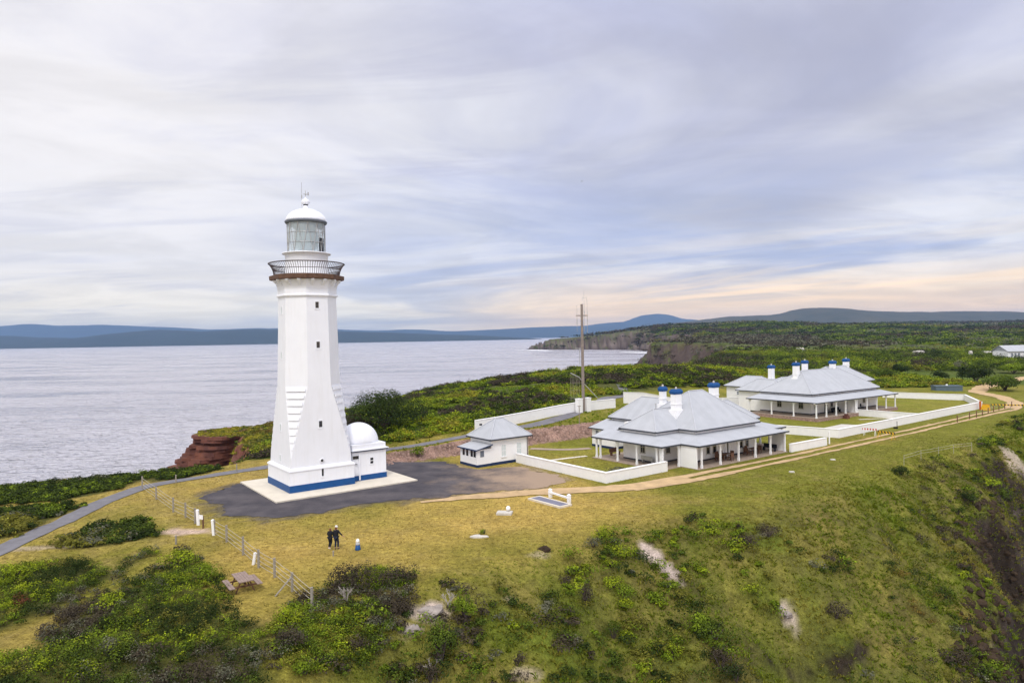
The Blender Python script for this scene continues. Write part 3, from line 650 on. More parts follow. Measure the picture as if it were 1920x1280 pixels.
# ---- domed entrance annex, joined to the tower
ax0, ax1, ay0, ay1 = 3.55, 7.35, -2.3, 2.3
an_ = MB().box(ax0, ax1, ay0, ay1, .55, 3.0); anx = an_.build('annex', 'tower', lh)
MB().box(ax0-.04, ax1+.04, ay0-.04, ay1+.04, 0, .55).build('annex_plinth', 'blue', anx)
MB().box(ax0-.1, ax1+.24, ay0-.24, ay1+.24, 3.12, 3.2).box(ax0+.02, ax1-.02, ay0+.02, ay1-.02, 3.2, 3.72).build('annex_parapet', 'tower', anx)
MB().box(ax0-.08, ax1+.16, ay0-.16, ay1+.16, 3.0, 3.12).build('annex_cornice', 'navy', anx)
MB().lathe([(2.12*math.cos(t), 3.72+2.05*math.sin(t)) for t in np.linspace(0, math.pi/2*.98, 12)]+[(.02, 5.77)], 40, c=(5.25, 0)).build('annex_dome', 'tower', anx, True)
w_ = MB().box(5.45, 5.95, ay0-.06, ay0+.02, 1.55, 1.63).box(5.47, 5.53, ay0-.04, ay0+.02, 1.63, 2.25).box(5.87, 5.93, ay0-.04, ay0+.02, 1.63, 2.25).box(5.47, 5.93, ay0-.04, ay0+.02, 2.25, 2.32).box(5.53, 5.87, ay0-.035, ay0+.02, 1.9, 1.97).build('annex_window', 'tower', anx)
MB().box(5.53, 5.87, ay0-.02, ay0+.01, 1.63, 2.25)
MB().box(5.535, 5.865, ay0-.02, ay0+.012, 1.635, 1.9).box(5.535, 5.865, ay0-.02, ay0+.012, 1.97, 2.245).build('annex_pane', 'glass', anx)
dr = MB().box(3.64, 4.22, ay0-.05, ay0+.02, .3, 2.25).build('entrance_door', 'white', anx)
MB().box(3.60, 4.22, ay0-.07, ay0+.01, 2.3, 2.62).build('door_fanlight', 'glass', anx)
MB().box(4.22, 4.36, ay0-.16, ay0+.02, .1, 2.75).build('door_jamb', 'tower', anx)
MB().lathe([(.02, 0), (.14, .02), (.14, .05), (.02, .06)], 12).build('door_porthole', 'glass', anx).location = (3.92, ay0-.055, 1.75)
anx.children[-1].rotation_euler = (math.pi/2, 0, 0)
# ================================================================== PAVED AND GRAVEL GROUND
def uvpoly(pts): return [W(u, v) for u, v in pts]
def smooth_poly(P, k=3):
    for _ in range(k):
        Q = []
        for i in range(len(P)):
            a, b = P[i], P[(i+1) % len(P)]
            Q += [(a[0]*.75+b[0]*.25, a[1]*.75+b[1]*.25), (a[0]*.25+b[0]*.75, a[1]*.25+b[1]*.75)]
        P = Q
    return P
def lantern_curtains():
    for i in range(12):
        a0 = 2*math.pi*i/12; a1 = 2*math.pi*(i+1)/12; b = MB(); n = 6; top = []; bot = []
        for k in range(n+1):
            t = k/n; a = a0+(a1-a0)*t; top.append((1.8*math.cos(a), 1.8*math.sin(a), 26.55)); bot.append((1.8*math.cos(a), 1.8*math.sin(a), 26.40-.26*math.sin(math.pi*t)))
        b.add(top+bot, [(k, k+1, n+2+k, n+1+k) for k in range(n)]); b.build('valance', 'black', lh)
lantern_curtains()
def sheet(name, P, m, off, ragged=.0, seed=0, step=.35):
    """ragged ground sheet draped over the terrain: P polygon in world xy"""
    if ragged:
        Q = []
        for i in range(len(P)):
            a, b = P[i], P[(i+1) % len(P)]; n = max(1, int(math.hypot(b[0]-a[0], b[1]-a[1])/step))
            for k in range(n): Q.append((a[0]+(b[0]-a[0])*k/n, a[1]+(b[1]-a[1])*k/n))
        q = np.array(Q); nx_ = np.roll(q, -1, 0)-np.roll(q, 1, 0); nl = np.hypot(nx_[:, 0], nx_[:, 1])+1e-6
        nn = np.stack([nx_[:, 1]/nl, -nx_[:, 0]/nl], 1); r = fbm(q[:, 0], q[:, 1], 1.1, 300+seed, 4)*ragged+fbm(q[:, 0], q[:, 1], 5, 310+seed, 2)*ragged*1.3
        P = [tuple(a) for a in (q+nn*r[:, None])]
    import bmesh
    bm = bmesh.new(); vs = [bm.verts.new((a, b, 0)) for a, b in P]; bm.faces.new(vs)
    bmesh.ops.triangulate(bm, faces=bm.faces[:])
    me = bpy.data.meshes.new(name)
    if off is not None:
        zv = terrain(np.array([v.co.x for v in bm.verts]), np.array([v.co.y for v in bm.verts]))
        for v, z in zip(bm.verts, zv): v.co.z = z+off
    bmesh.ops.recalc_face_normals(bm, faces=bm.faces[:])
    for f in bm.faces:
        if f.normal.z < 0: f.normal_flip()
    bm.to_mesh(me); bm.free(); me.materials.append(M[m]); o = bpy.data.objects.new(name, me); COL.objects.link(o); return struct(o)
def ribbon(name, pts, w, m, off, seed, ragged=.25, step=.5, close=False):
    """path draped on the terrain; pts world xy"""
    P = np.array(pts, float); d = np.r_[0, np.cumsum(np.hypot(*np.diff(P, axis=0).T))]
    n = int(d[-1]/step); s = np.linspace(0, d[-1], n)
    # smooth the bends
    q = np.stack([np.interp(s, d, P[:, 0]), np.interp(s, d, P[:, 1])], 1)
    k = np.hanning(int(6/step)|1); k /= k.sum(); h = len(k)//2
    q = np.stack([np.convolve(np.pad(q[:, i], h, 'reflect', reflect_type='odd'), k, 'valid') for i in (0, 1)], 1)
    t = np.gradient(q, axis=0); t /= np.hypot(t[:, 0], t[:, 1])[:, None]; nn = np.stack([-t[:, 1], t[:, 0]], 1)
    ww = np.interp(s/d[-1], np.linspace(0, 1, len(w)), w) if hasattr(w, '__len__') else np.full(n, w)
    rows = []
    K_ = 5
    for j in range(K_):
        f = j/(K_-1)*2-1
        e = (fbm(s, s*0+j*9.1, 1.2, 400+seed, 3)*ragged+fbm(s, s*0+j*3.3, 6, 410+seed, 2)*ragged)*(abs(f) == 1)
        rows.append(q+nn*(f*ww/2+e*np.sign(f))[:, None])
    R3 = np.stack(rows, 0); Zr = terrain(R3[..., 0], R3[..., 1])+off
    o = grid_mesh(name, R3[..., 0][::-1], R3[..., 1][::-1], Zr[::-1], None, M[m]); return struct(o)
GY = smooth_poly([(-6.2, 6.3), (-7.2, 1), (-7, -4), (-4.5, -8.1), (1.2, -8.3), (8, -9.2), (14, -11.3), (19.5, -13.6), (24.6, -11.5), (25.7, -4), (24, -1.6), (20.2, -1.6), (19.6, 4.5), (18.5, 7.2), (12, 8.6), (3, 9.4), (-3, 8.6)], 2)
def yard_mat():
    m = M['gravel']; nt = m.node_tree; b = nt.nodes['Principled BSDF']; old = b.inputs['Base Color'].links[0].from_socket
    tc = nt.nodes.new('ShaderNodeTexCoord'); n = nt.nodes.new('ShaderNodeTexNoise'); n.inputs['Scale'].default_value = .22; n.inputs['Detail'].default_value = 7; n.inputs['Roughness'].default_value = .7
    nt.links.new(tc.outputs['Object'], n.inputs['Vector']); sp = nt.nodes.new('ShaderNodeSeparateXYZ'); nt.links.new(tc.outputs['Object'], sp.inputs[0])
    ad = nt.nodes.new('ShaderNodeMath'); ad.operation = 'MULTIPLY_ADD'; nt.links.new(n.outputs['Fac'], ad.inputs[0]); ad.inputs[1].default_value = 26; nt.links.new(sp.outputs['X'], ad.inputs[2])
    mr = nt.nodes.new('ShaderNodeMapRange'); mr.interpolation_type = 'SMOOTHSTEP'; mr.inputs['From Min'].default_value = 4; mr.inputs['From Max'].default_value = 17; nt.links.new(ad.outputs[0], mr.inputs['Value'])
    mx = nt.nodes.new('ShaderNodeMix'); mx.data_type = 'RGBA'; nt.links.new(mr.outputs['Result'], mx.inputs['Factor']); nt.links.new(old, mx.inputs['A']); mx.inputs['B'].default_value = (.33, .24, .17, 1)
    nt.links.new(mx.outputs['Result'], b.inputs['Base Color'])
yard_mat()   # worn, sandier gravel towards the track
sheet('gravel_yard', [W(u, v) for u, v in GY], 'gravel', .03, .75, 1, .16)
cp = MB().box(-2.3, 12.3, -2.35, 9.3, -.2, .15); ca = cp.build('concrete_apron', 'pale', loc=(*W(0, 0), 0), rotz=TH); struct(ca)
pth = [G(-250, 1110), G(-60, 1055), G(0, 1030), G(100, 985), G(200, 938), G(270, 912), G(350, 898), G(430, 886), G(500, 876)]+uvpoly([(9, 15.4), (16, 13.2), (28, 13.0), (40, 13.2), (50, 15.2), (60, 21.5), (68, 26.5), (78, 30.5), (86, 40)])
ribbon('path', pth, 1.9, 'asphalt', .05, 3, .06)
track = [(8, -10.6), (13.5, -12.4), (18.5, -14.9), (26, -18.9), (34, -20.0), (54, -20.4), (82, -20.2), (110, -19.6), (126, -19.8), (138, -16.6), (150, -10.5), (160, -2), (185, 3), (230, 5)]
tk = uvpoly(track)
ribbon('track', tk[:5], [.6, 1.8, 2.4, 2.3, 1.9], 'sandtrack', .055, 5, .35)
def offset(P, d):
    P = np.array(P); t = np.gradient(P, axis=0); t /= np.hypot(t[:, 0], t[:, 1])[:, None]; return P+np.stack([-t[:, 1], t[:, 0]], 1)*d
ribbon('wheel_track', offset(tk[3:10], .85), [1.2, .62, .55, .62, .75, .9], 'sandtrack', .05, 6, .16)
ribbon('wheel_track', offset(tk[3:10], -.85), [1.2, .72, .6, .62, .8, .9], 'sandtrack', .05, 7, .18)
ribbon('track', tk[8:], [2.0, 3.2, 4.0, 4.5, 3.5], 'sandtrack', .06, 8, .3)
ribbon('garden_path', uvpoly([(26.6, -2.6), (31, -2.7), (35.2, -3.4)]), .7, 'pale', .04, 9, .05)
ribbon('garden_path', uvpoly([(92, -8.6), (99.6, -12.5)]), .6, 'pale', .04, 10, .05)
ribbon('garden_path', uvpoly([(33.5, 5.6), (36.5, 1.5), (39.5, .5)]), 1.3, 'deck', .045, 11, .1)
sheet('garden_paving', uvpoly([(76.5, -14.9), (77.5, -10), (84.5, -9.6), (86.5, -14.9)]), 'slab', .04, .0)
# ================================================================== SHARED BUILDING PARTS
def window_part(parent, x, y, z, w, h, face, pane='glass', frame='white', mull=1):
    """face: outward normal '-y','-x','+x'"""
    f = MB()
    f.box(-w/2-.08, w/2+.08, -.10, .03, -h/2-.12, -h/2).box(-w/2-.07, -w/2, -.05, .03, -h/2, h/2).box(w/2, w/2+.07, -.05, .03, -h/2, h/2).box(-w/2-.07, w/2+.07, -.05, .03, h/2, h/2+.07)
    f.box(-w/2, w/2, -.035, .02, -.025, .025)
    if mull: f.box(-.02, .02, -.032, .02, -h/2, h/2)
    o = f.build('window', frame, parent, loc=(x, y, z), rotz={'-y': 0, '-x': -math.pi/2, '+x': math.pi/2}[face])
    MB().box(-w/2, w/2, -.018, .02, -h/2, h/2).build('pane', pane, o); return o
def gutter(parent, pts, z, t=.13, h=.15):
    g = MB()
    for a, b in zip(pts[:-1], pts[1:]):
        dx, dy = b[0]-a[0], b[1]-a[1]; l = math.hypot(dx, dy); e = t/2/l
        g.bar((a[0]-dx*e, a[1]-dy*e, z), (b[0]+dx*e, b[1]+dy*e, z), t, h)
    return g.build('gutter', 'gutter', parent)
def post_mesh(h, left=True, right=True):
    b = MB().box(-.11, .11, -.11, .11, 0, .35).box(-.085, .085, -.085, .085, .35, h-.85).box(-.105, .105, -.105, .105, h-.88, h-.80).box(-.09, .09, -.09, .09, h-.80, h)
    for sx, on in ((-1, left), (1, right)):
        if not on: continue
        n = 7; o_ = []; i_ = []
        for k in range(n):
            t = math.pi/2*k/(n-1)
            o_.append((sx*(.08+.80*(1-math.cos(t))), h-.80+.80*math.sin(t)))
        poly = [(sx*.08, h)]+[p for p in o_[:1]]+o_[1:]
        vs = [(p[0], -.055, p[1]) for p in poly]+[(p[0], .055, p[1]) for p in poly]; m_ = len(poly)
        b.add(vs, [tuple(range(m_)), tuple(range(2*m_-1, m_-1, -1))]+[(i, m_+i, m_+(i+1) % m_, (i+1) % m_) for i in range(m_)])
    return b
def post_row(parent, pts, h, z0=0.):
    """pts: (x, y, rot, left, right)"""
    cache = {}
    for x, y, r, l, rr in pts:
        if (l, rr) not in cache:
            o = post_mesh(h, l, rr).build('verandah_post', 'white', parent); cache[(l, rr)] = o
        else:
            o = cache[(l, rr)].copy(); COL.objects.link(o); o.parent = parent
        o.location = (x, y, z0); o.rotation_euler = (0, 0, r)
def chimney(parent, x, y, zb, zt, w, d):
    c = MB().box(-w/2-.18, w/2+.18, -d/2-.18, d/2+.18, zb-.9, zb+.25).box(-w/2, w/2, -d/2, d/2, zb+.25, zt-.62).box(-w/2-.06, w/2+.06, -d/2-.06, d/2+.06, zb+.85, zb+.95)
    o = c.build('chimney', 'white', parent, loc=(x, y, 0))
    r = lambda e, z: [(-w/2-e, -d/2-e, z), (w/2+e, -d/2-e, z), (w/2+e, d/2+e, z), (-w/2-e, d/2+e, z)]
    MB().loft([r(.04, zt-.62), r(.10, zt-.5), r(.13, zt-.3), r(.08, zt-.2), r(.03, zt-.12), r(-.03, zt)]).build('cap', 'blue', o)
    MB().lathe([(.14, zt), (.12, zt+.15), (.09, zt+.25)], 10).build('chimney_pot', 'slab', o)
def roof(parent, x0, x1, y0, y1, z, pitch, gut=True, name='roof'):
    MB().hip(x0, x1, y0, y1, z, pitch).build(name, 'roof', parent)
    if gut: gutter(parent, [(x0, y0), (x1, y0), (x1, y1), (x0, y1), (x0, y0)], z-.02)
    # ridge and hip capping
    w, d = x1-x0, y1-y0; t = min(w, d)/2; h = t*pitch
    r = [(x0+t, y0+t, z+h), (x1-t, y0+t, z+h)] if w >= d else [(x0+t, y0+t, z+h), (x0+t, y1-t, z+h)]
    cap = MB(); up = .03
    R2 = [(a, b, c+up) for a, b, c in r]
    e = [(x0, y0, z+up), (x1, y0, z+up), (x1, y1, z+up), (x0, y1, z+up)]
    pairs = [(R2[0], R2[1]), (e[0], R2[0]), (e[3], R2[0]), (e[1], R2[1]), (e[2], R2[1])] if w >= d else [(R2[0], R2[1]), (e[0], R2[0]), (e[1], R2[0]), (e[2], R2[1]), (e[3], R2[1])]
    for a, b in pairs:
        if math.dist(a, b) > .05: cap.tube(a, b, .07, n=6)
    cap.build('ridge_cap', 'roofcap', parent)
M['roofcap'] = mat('pale_ridge_cap', (.48, .495, .53), .5, var=.05)
# ================================================================== STORE HUT
hu = site('store_hut', 'small white hut with grey hip roof and glazed porch at the yard edge', 'hut', 22.95, -.55)
MB().box(0, 5.4, 0, 4.3, .32, 2.95).build('wall', 'white', hu)
MB().box(-.03, 5.43, -.03, 4.33, 0, .32).build('plinth', 'navy', hu)
roof(hu, -.35, 5.75, -.35, 4.65, 3.05, .80)
MB().box(.25, .55, 2.6, 2.75, 4.35, 4.55).build('roof_vent', 'black', hu)
po_ = MB().box(-2.0, 0, -.02, 3.5, .3, 2.0).build('porch', 'white', hu)
MB().box(-2.03, 0, -.05, 3.53, 0, .3).build('porch_plinth', 'navy', po_)
MB().slab([(-2.25, -.28, 2.05), (.02, -.28, 2.5), (.02, 3.75, 2.5), (-2.25, 3.75, 2.05)], .07).build('porch_roof', 'roof', po_)
MB().bar((-2.27, -.3, 2.06), (-2.27, 3.77, 2.06), .1, .13).add([(-2.25, -.34, 2.06), (.02, -.34, 2.51), (.02, -.34, 2.39), (-2.25, -.34, 1.94), (-2.25, -.29, 2.06), (.02, -.29, 2.51), (.02, -.29, 2.39), (-2.25, -.29, 1.94)], [(3, 2, 1, 0), (4, 5, 6, 7), (0, 1, 5, 4), (2, 3, 7, 6)]).build('porch_gutter', 'navy', po_)
for y in (.45, 1.05, 2.0, 2.75): MB().box(-2.03, -1.99, y-.22, y+.22, 1.15, 1.85).build('porch_window', 'glass', po_)
MB().box(-1.55, -1.05, -.05, -.01, 1.15, 1.85).build('porch_window', 'greywall', po_)
for x in (1.75, 4.0):
    window_part(hu, x, 0, 1.55, .62, 1.35, '-y', 'blind')
    MB().box(x-.45, x+.45, -.09, .02, 2.42, 2.52).build('hood', 'white', hu)
MB().tube((5.25, -.06, .3), (5.25, -.06, 2.95), .045).build('downpipe', 'brown', hu)
# ================================================================== NEAR COTTAGE
hA = site('keepers_cottage', 'nearer white cottage with grey hip roofs and wrap-around verandah by the track', 'cottage', 35.2, -17.7)
A0 = 35.2; V0 = -17.7
def ab(u, v): return u-A0, v-V0
wl = MB()
for (u0, u1, v0, v1) in ((41.25, 52.95, -15.1, -4.0), (37.3, 41.25, -12.7, -7.6), (52.95, 56.6, -12.7, -7.6), (44.2, 50, -4.0, 1.2)):
    x0, y0 = ab(u0, v0); x1, y1 = ab(u1, v1); wl.box(x0, x1, y0, y1, .25, 3.72)
wl.build('wall', 'wallwhite', hA)
pl = MB()
for (u0, u1, v0, v1) in ((41.22, 52.98, -15.13, -4.0), (37.27, 41.2, -12.73, -7.6), (53, 56.63, -12.73, -7.6)):
    x0, y0 = ab(u0, v0); x1, y1 = ab(u1, v1); pl.box(x0, x1, y0, y1, 0.05, .25)
pl.build('plinth', 'gutter', hA)
dk = MB()
for (u0, u1, v0, v1, zt) in ((35.0, 58.6, -15.5, -4.6, .08), (38.2, 55.4, -17.95, -15.5, .08)):
    x0, y0 = ab(u0, v0); x1, y1 = ab(u1, v1); dk.box(x0, x1, y0, y1, -.3, zt)
dk.build('verandah_floor', 'deck', hA)
P3 = lambda u, v, z: (u-A0, v-V0, z)
vr = MB(); zo, zi = 2.62, 3.32; T_ = .05
u0, u1, u2, u3 = 34.9, 38.15, 41.25, 37.3; v0, v1, v2, v3 = -18.0, -15.6, -15.1, -12.7
mir = lambda u: 93.7-u
for f in (lambda u: u, mir):
    quads = [[(u1, v1, zo), (u1, v0, zo), (u2, v2, zi), (u2, v3, zi)], [(u0, v1, zo), (u1, v1, zo), (u2, v3, zi), (u3, v3, zi)], [(u0, -4.7, zo), (u0, v1, zo), (u3, v3, zi), (u3, -4.7, zi)]]
    for q in quads:
        q = [(f(a), b, c) for a, b, c in q]
        if f is mir: q = q[::-1]
        vr.slab([P3(*p) for p in q], T_)
vr.slab([P3(u1, v0, zo), P3(mir(u1), v0, zo), P3(mir(u2), v2, zi), P3(u2, v2, zi)], T_)
vr.build('verandah_roof', 'roof', hA)
gutter(hA, [ab(u0, -4.7), ab(u0, v1), ab(u1, v1), ab(u1, v0), ab(mir(u1), v0), ab(mir(u1), v1), ab(mir(u0), v1), ab(mir(u0), -4.7)], zo-.02, .14, .16)
sof = MB()
for (a0, a1, b0, b1) in ((40.9, 53.3, -15.45, -3.6), (36.95, 41.4, -13.05, -7.25), (52.8, 56.95, -13.05, -7.25)): pass
roof(hA, 40.9-A0, 53.3-A0, -15.5-V0, -5.7-V0, 3.78, .80)
roof(hA, 36.95-A0, 46.2-A0, -13.0-V0, -7.3-V0, 3.74, .76)
roof(hA, 47.9-A0, 57.1-A0, -13.0-V0, -7.3-V0, 3.72, .80)
roof(hA, 43.85-A0, 50.3-A0, -8.5-V0, 1.5-V0, 3.70, .84)
# under-eave wall band
# kitchen lean-to at the back
MB().box(*[q for q in (41.2-A0, 44.2-A0)], -2.3-V0, 1.9-V0, .3, 2.45).build('kitchen_wall', 'wallwhite', hA)
MB().box(41.17-A0, 44.2-A0, -2.33-V0, 1.93-V0, -.1, .3).build('kitchen_plinth', 'navy', hA)
MB().slab([(40.85-A0, -2.6-V0, 2.5), (44.3-A0, -2.6-V0, 3.35), (44.3-A0, 2.2-V0, 3.35), (40.85-A0, 2.2-V0, 2.5)], .06).build('kitchen_roof', 'roof', hA)
gutter(hA, [(40.83-A0, -2.6-V0), (40.83-A0, 2.2-V0)], 2.5)
window_part(hA, 41.2-A0, .9-V0, 1.75, .55, .9, '-x', 'greywall')
# white end screens of the front verandah
MB().box(38.2-A0, 38.36-A0, -17.62-V0, -15.3-V0, .08, 2.5).build('end_screen', 'white', hA)
MB().box(55.34-A0, 55.5-A0, -17.62-V0, -15.3-V0, .08, 2.5).build('end_screen', 'white', hA)
pr = [(39.0, -17.68, 0, False, True)]+[(u, -17.68, 0, True, True) for u in (42.3, 45.7, 49.0, 52.1)]+[(55.15, -17.68, 0, True, False)]
pr += [(35.3, -15.35, 0, False, True), (38.0, -15.35, 0, True, False)]
pr += [(35.3, -15.1, math.pi/2, False, False), (35.3, -14.55, math.pi/2, False, True), (35.3, -11.6, math.pi/2, True, True), (35.3, -8.6, math.pi/2, True, True), (35.3, -5.75, math.pi/2, True, False), (35.3, -5.1, math.pi/2, False, False)]
pr += [(58.35, -15.35, 0, False, False), (55.7, -15.35, 0, False, True)]+[(58.35, v, math.pi/2, True, True) for v in (-12.2, -9.0, -5.8)]
post_row(hA, [(a-A0, b-V0, r, l, rr) for a, b, r, l, rr in pr], 2.5, .07)
window_part(hA, 37.3-A0, -10.7-V0, 1.75, .62, 1.25, '-x', frame='slab')
window_part(hA, 39.3-A0, -12.7-V0, 1.75, .62, 1.25, '-y', frame='slab')
for u in (43.5, 44.7, 49.9, 51.1): window_part(hA, u-A0, -15.1-V0, 1.6, .55, 1.5, '-y', frame='slab', mull=0)
dA = MB().box(-.5, .5, -.05, .02, 0, 2.2).box(-.6, -.5, -.08, .02, 0, 2.4).box(.5, .6, -.08, .02, 0, 2.4).box(-.6, .6, -.08, .02, 2.3, 2.45).build('door', 'white', hA, loc=(47.2-A0, -15.1-V0, .1))
MB().box(-.12, .12, -.06, .0, .3, 2.1).build('pane', 'glass', dA)
chimney(hA, 42.7-A0, -11.2-V0, 5.5, 8.2, 1.12, .75)
chimney(hA, 45.3-A0, -6.9-V0, 5.7, 8.15, .72, .6)
chimney(hA, 51.3-A0, -10.2-V0, 6.0, 8.45, 1.08, .75)
MB().lathe([(.04, 0), (.04, .7), (.09, .75), (.02, .85)], 8).build('roof_vent', 'metal', hA, loc=(40.2-A0, -10.2-V0, 5.8))
# ================================================================== FAR COTTAGE (a pair under one roof)
hB = site('duplex_cottage', 'farther white cottage on a stone terrace with five blue-capped chimneys', 'cottage', 84.7, -5.3, 0, math.radians(-2))
LB = 25.8; WB = 12.8
st_ = MB().box(-.3, LB+.3, -.3, 4.2, -.5, .5).box(-.3, 4.5, 4.2, WB+.3, -.5, .5).build('stone_terrace', 'stone', hB)
MB().box(-.32, LB+.32, -.32, 4.2, .5, .55).box(-.32, 4.5, 4.2, WB+.32, .5, .55).build('verandah_floor', 'deck', hB)
wB = MB().box(3.9, LB-.2, 3.3, 13.4, .7, 4.0).box(9.5, LB-1.0, 13.4, 19, .4, 4.15).box(LB-.2, 28.9, 6, 13.1, .3, 5.15).box(4.6, 9.5, 10.0, 18.5, .3, 3.95).box(12, 17.5, 18, 27, .3, 3.9).build('wall', 'wallwhite', hB)
MB().box(3.87, LB-.17, 3.27, 13.4, .55, .72).build('plinth', 'gutter', hB)
vB = MB(); ze, zi = 3.12, 3.7
vB.slab([(-.35, -.35, ze), (LB+.35, -.35, ze), (LB+.35, 3.3, zi), (3.9, 3.3, zi)], .05).slab([(-.35, WB+.4, ze), (-.35, -.35, ze), (3.9, 3.3, zi), (3.9, WB+.4, zi)], .05)
vB.build('verandah_roof', 'roof', hB)
gutter(hB, [(-.35, WB+.4), (-.35, -.35), (LB+.35, -.35)], ze-.02, .14, .16)
roof(hB, 3.45, LB+.2, 2.85, 13.3, 4.1, .70)
roof(hB, 15.0, 29.3, 5.5, 13.5, 5.2, .70)
roof(hB, 11.0, LB-.6, 12.5, 19.5, 4.2, .5)
roof(hB, 4.2, 9.8, 9.6, 18.9, 4.0, .72)
roof(hB, 11.6, 17.9, 17.5, 27.4, 4.0, .62)
prB = [(0, 0, 0, True, True)]+[(x, 0, 0, True, True) for x in (2.95, 5.9, 8.85)]+[(12.0, 0, 0, True, False), (12.45, 0, 0, False, True)]+[(x, 0, 0, True, True) for x in (15.8, 19.2, 22.5)]+[(LB, 0, 0, True, False)]
prB += [(0, y, math.pi/2, True, True) for y in (4.1, 8.3)]+[(0, WB, math.pi/2, True, False)]
post_row(hB, prB, 2.45, .55)
for y in (5.2, 9.4): window_part(hB, 3.9, y, 2.2, .8, 1.35, '-x', frame='slab')
for x in (5.3, 10.2, 15.0, 21.0): window_part(hB, x, 3.3, 2.2, .7, 1.35, '-y', frame='slab')
for x in (8.4, 17.6): MB().box(x-.5, x+.5, 3.24, 3.32, .7, 2.9).build('door', 'greywall', hB)
for (x, y) in ((14.4, 0),): MB().box(12.1, 12.3, .1, 3.3, .55, 2.95).build('end_screen', 'white', hB)
window_part(hB, 12, 24.0, 2.6, 1.0, .6, '-x', 'greywall'); window_part(hB, 12, 20.8, 2.0, .9, .7, '-x', 'greywall')
for (x, y, zb, zt, w) in ((9.1, 14.5, 5.2, 8.6, .9), (7.3, 8.2, 6.3, 9.3, .95), (16.1, 12.0, 6.4, 9.3, .85), (19.5, 8.4, 6.6, 9.2, .95), (26.4, 9.6, 7.2, 9.35, .95)):
    chimney(hB, x, y, zb, zt, w, .8)
# ================================================================== WALLS AND BANK
def garden_wall(label, pts, h, th=.3, z=None, cap=True, cat='wall', m='wallwhite', group=None, name='garden_wall'):
    """pts in site u,v; follows the ground"""
    x0, y0 = W(*pts[0]); zz0 = hz(x0, y0)
    t = thing(name, label, cat, (x0, y0, zz0), TH, group)
    b = MB(); c = MB()
    for k, (p, q) in enumerate(zip(pts[:-1], pts[1:])):
        n = max(1, int(math.dist(p, q)/4)); L_ = math.dist(p, q); ex = th/2/L_
        for i in range(n):
            f0 = i/n; f1 = (i+1)/n
            if i == 0: f0 -= ex*.98*(k == 0 or 1)
            if i == n-1: f1 += ex*.98
            a = (p[0]+(q[0]-p[0])*f0, p[1]+(q[1]-p[1])*f0); d = (p[0]+(q[0]-p[0])*f1, p[1]+(q[1]-p[1])*f1)
            za = hz(*W(*a)); zb = hz(*W(*d))
            pa = (a[0]-pts[0][0], a[1]-pts[0][1], za-zz0+h+.003*k); pd = (d[0]-pts[0][0], d[1]-pts[0][1], zb-zz0+h+.003*k)
            b.bar(pa, pd, th, h+.5)
            c.bar((pa[0], pa[1], pa[2]+.07), (pd[0], pd[1], pd[2]+.07), th+.1, .07)
    b.build('wall_body', m, t)
    if cap: c.build('coping', 'wallwhite', t)
    return t
garden_wall('low white garden wall between the hut and the nearer cottage', [(26.4, -1.0), (26.2, -15.9), (35.15, -15.9)], 1.0)
garden_wall('short low white wall closing the right end of the nearer cottage verandah', [(55.7, -18.2), (63.4, -18.4)], .95)
garden_wall('long white wall running beside the track in front of the farther cottage', [(66.5, 1), (70.7, -16.3), (123.4, -15.7), (137.5, -8.0), (133.5, 6.5)], 1.15)
garden_wall('white wall dividing the two front gardens of the farther cottage', [(97.3, -5.8), (97.6, -15.6)], 1.05)
garden_wall('white boundary wall on top of the stone bank behind the hut', [(31.6, 15.5), (60.5, 16.8)], 1.45)
garden_wall('tall white wall behind the nearer cottage below the farther chimneys', [(66.5, 20.2), (85, 19.4), (96, 17.5)], 1.9)
# tumbled stones of the bank, one mass of rubble
def rubble(name, label, n, area, size, m, seed, group=None):
    r = np.random.default_rng(seed); b = MB()
    for _ in range(n):
        u, v = area(r); x, y = W(u, v); z = hz(x, y); s = size*r.uniform(.5, 1.5); ph = r.uniform(0, 6)
        k = 6; w = [(x+s*math.cos(ph+i*2*math.pi/k)*r.uniform(.7, 1.1), y+s*math.sin(ph+i*2*math.pi/k)*r.uniform(.7, 1.1)) for i in range(k)]
        b.prism(w, z-.1, z+s*r.uniform(.35, .8), r.uniform(.45, .8))
    o = b.build(name, m); return tag(o, label, 'stones', group, 'stuff')
rubble('bank_stones', 'tumbled pink stones facing the bank behind the hut', 900, lambda r: (lambda u: (u, 7.7+r.uniform(0, 1)*2.9))(r.uniform(14, 58)), .17, 'stone', 5)
# ================================================================== VEGETATION
def leaf_cards(name, P, Nn, size, col, m, aspect=.6, parent=None, seed=1):
    r = np.random.default_rng(seed); n = len(P)
    Nn = Nn/(np.linalg.norm(Nn, axis=1, keepdims=True)+1e-9)
    a = r.normal(size=(n, 3)); a -= Nn*(a*Nn).sum(1, keepdims=True); a /= np.linalg.norm(a, axis=1, keepdims=True)+1e-9
    b = np.cross(Nn, a); s = size[:, None]
    V = np.stack([P-a*s, P+b*s*aspect, P+a*s, P-b*s*aspect], 1).reshape(-1, 3)
    me = bpy.data.meshes.new(name); me.vertices.add(4*n); me.vertices.foreach_set('co', V.reshape(-1).astype(np.float32))
    set_faces(me, np.arange(4*n).reshape(n, 4), 4)
    at = me.color_attributes.new('Col', 'FLOAT_COLOR', 'POINT'); c4 = np.ones((n, 4)); c4[:, :3] = np.clip(col, .002, .9)
    at.data.foreach_set('color', np.repeat(c4, 4, 0).reshape(-1).astype(np.float32))
    me.materials.append(m); o = bpy.data.objects.new(name, me); COL.objects.link(o)
    if parent: o.parent = parent
    return o
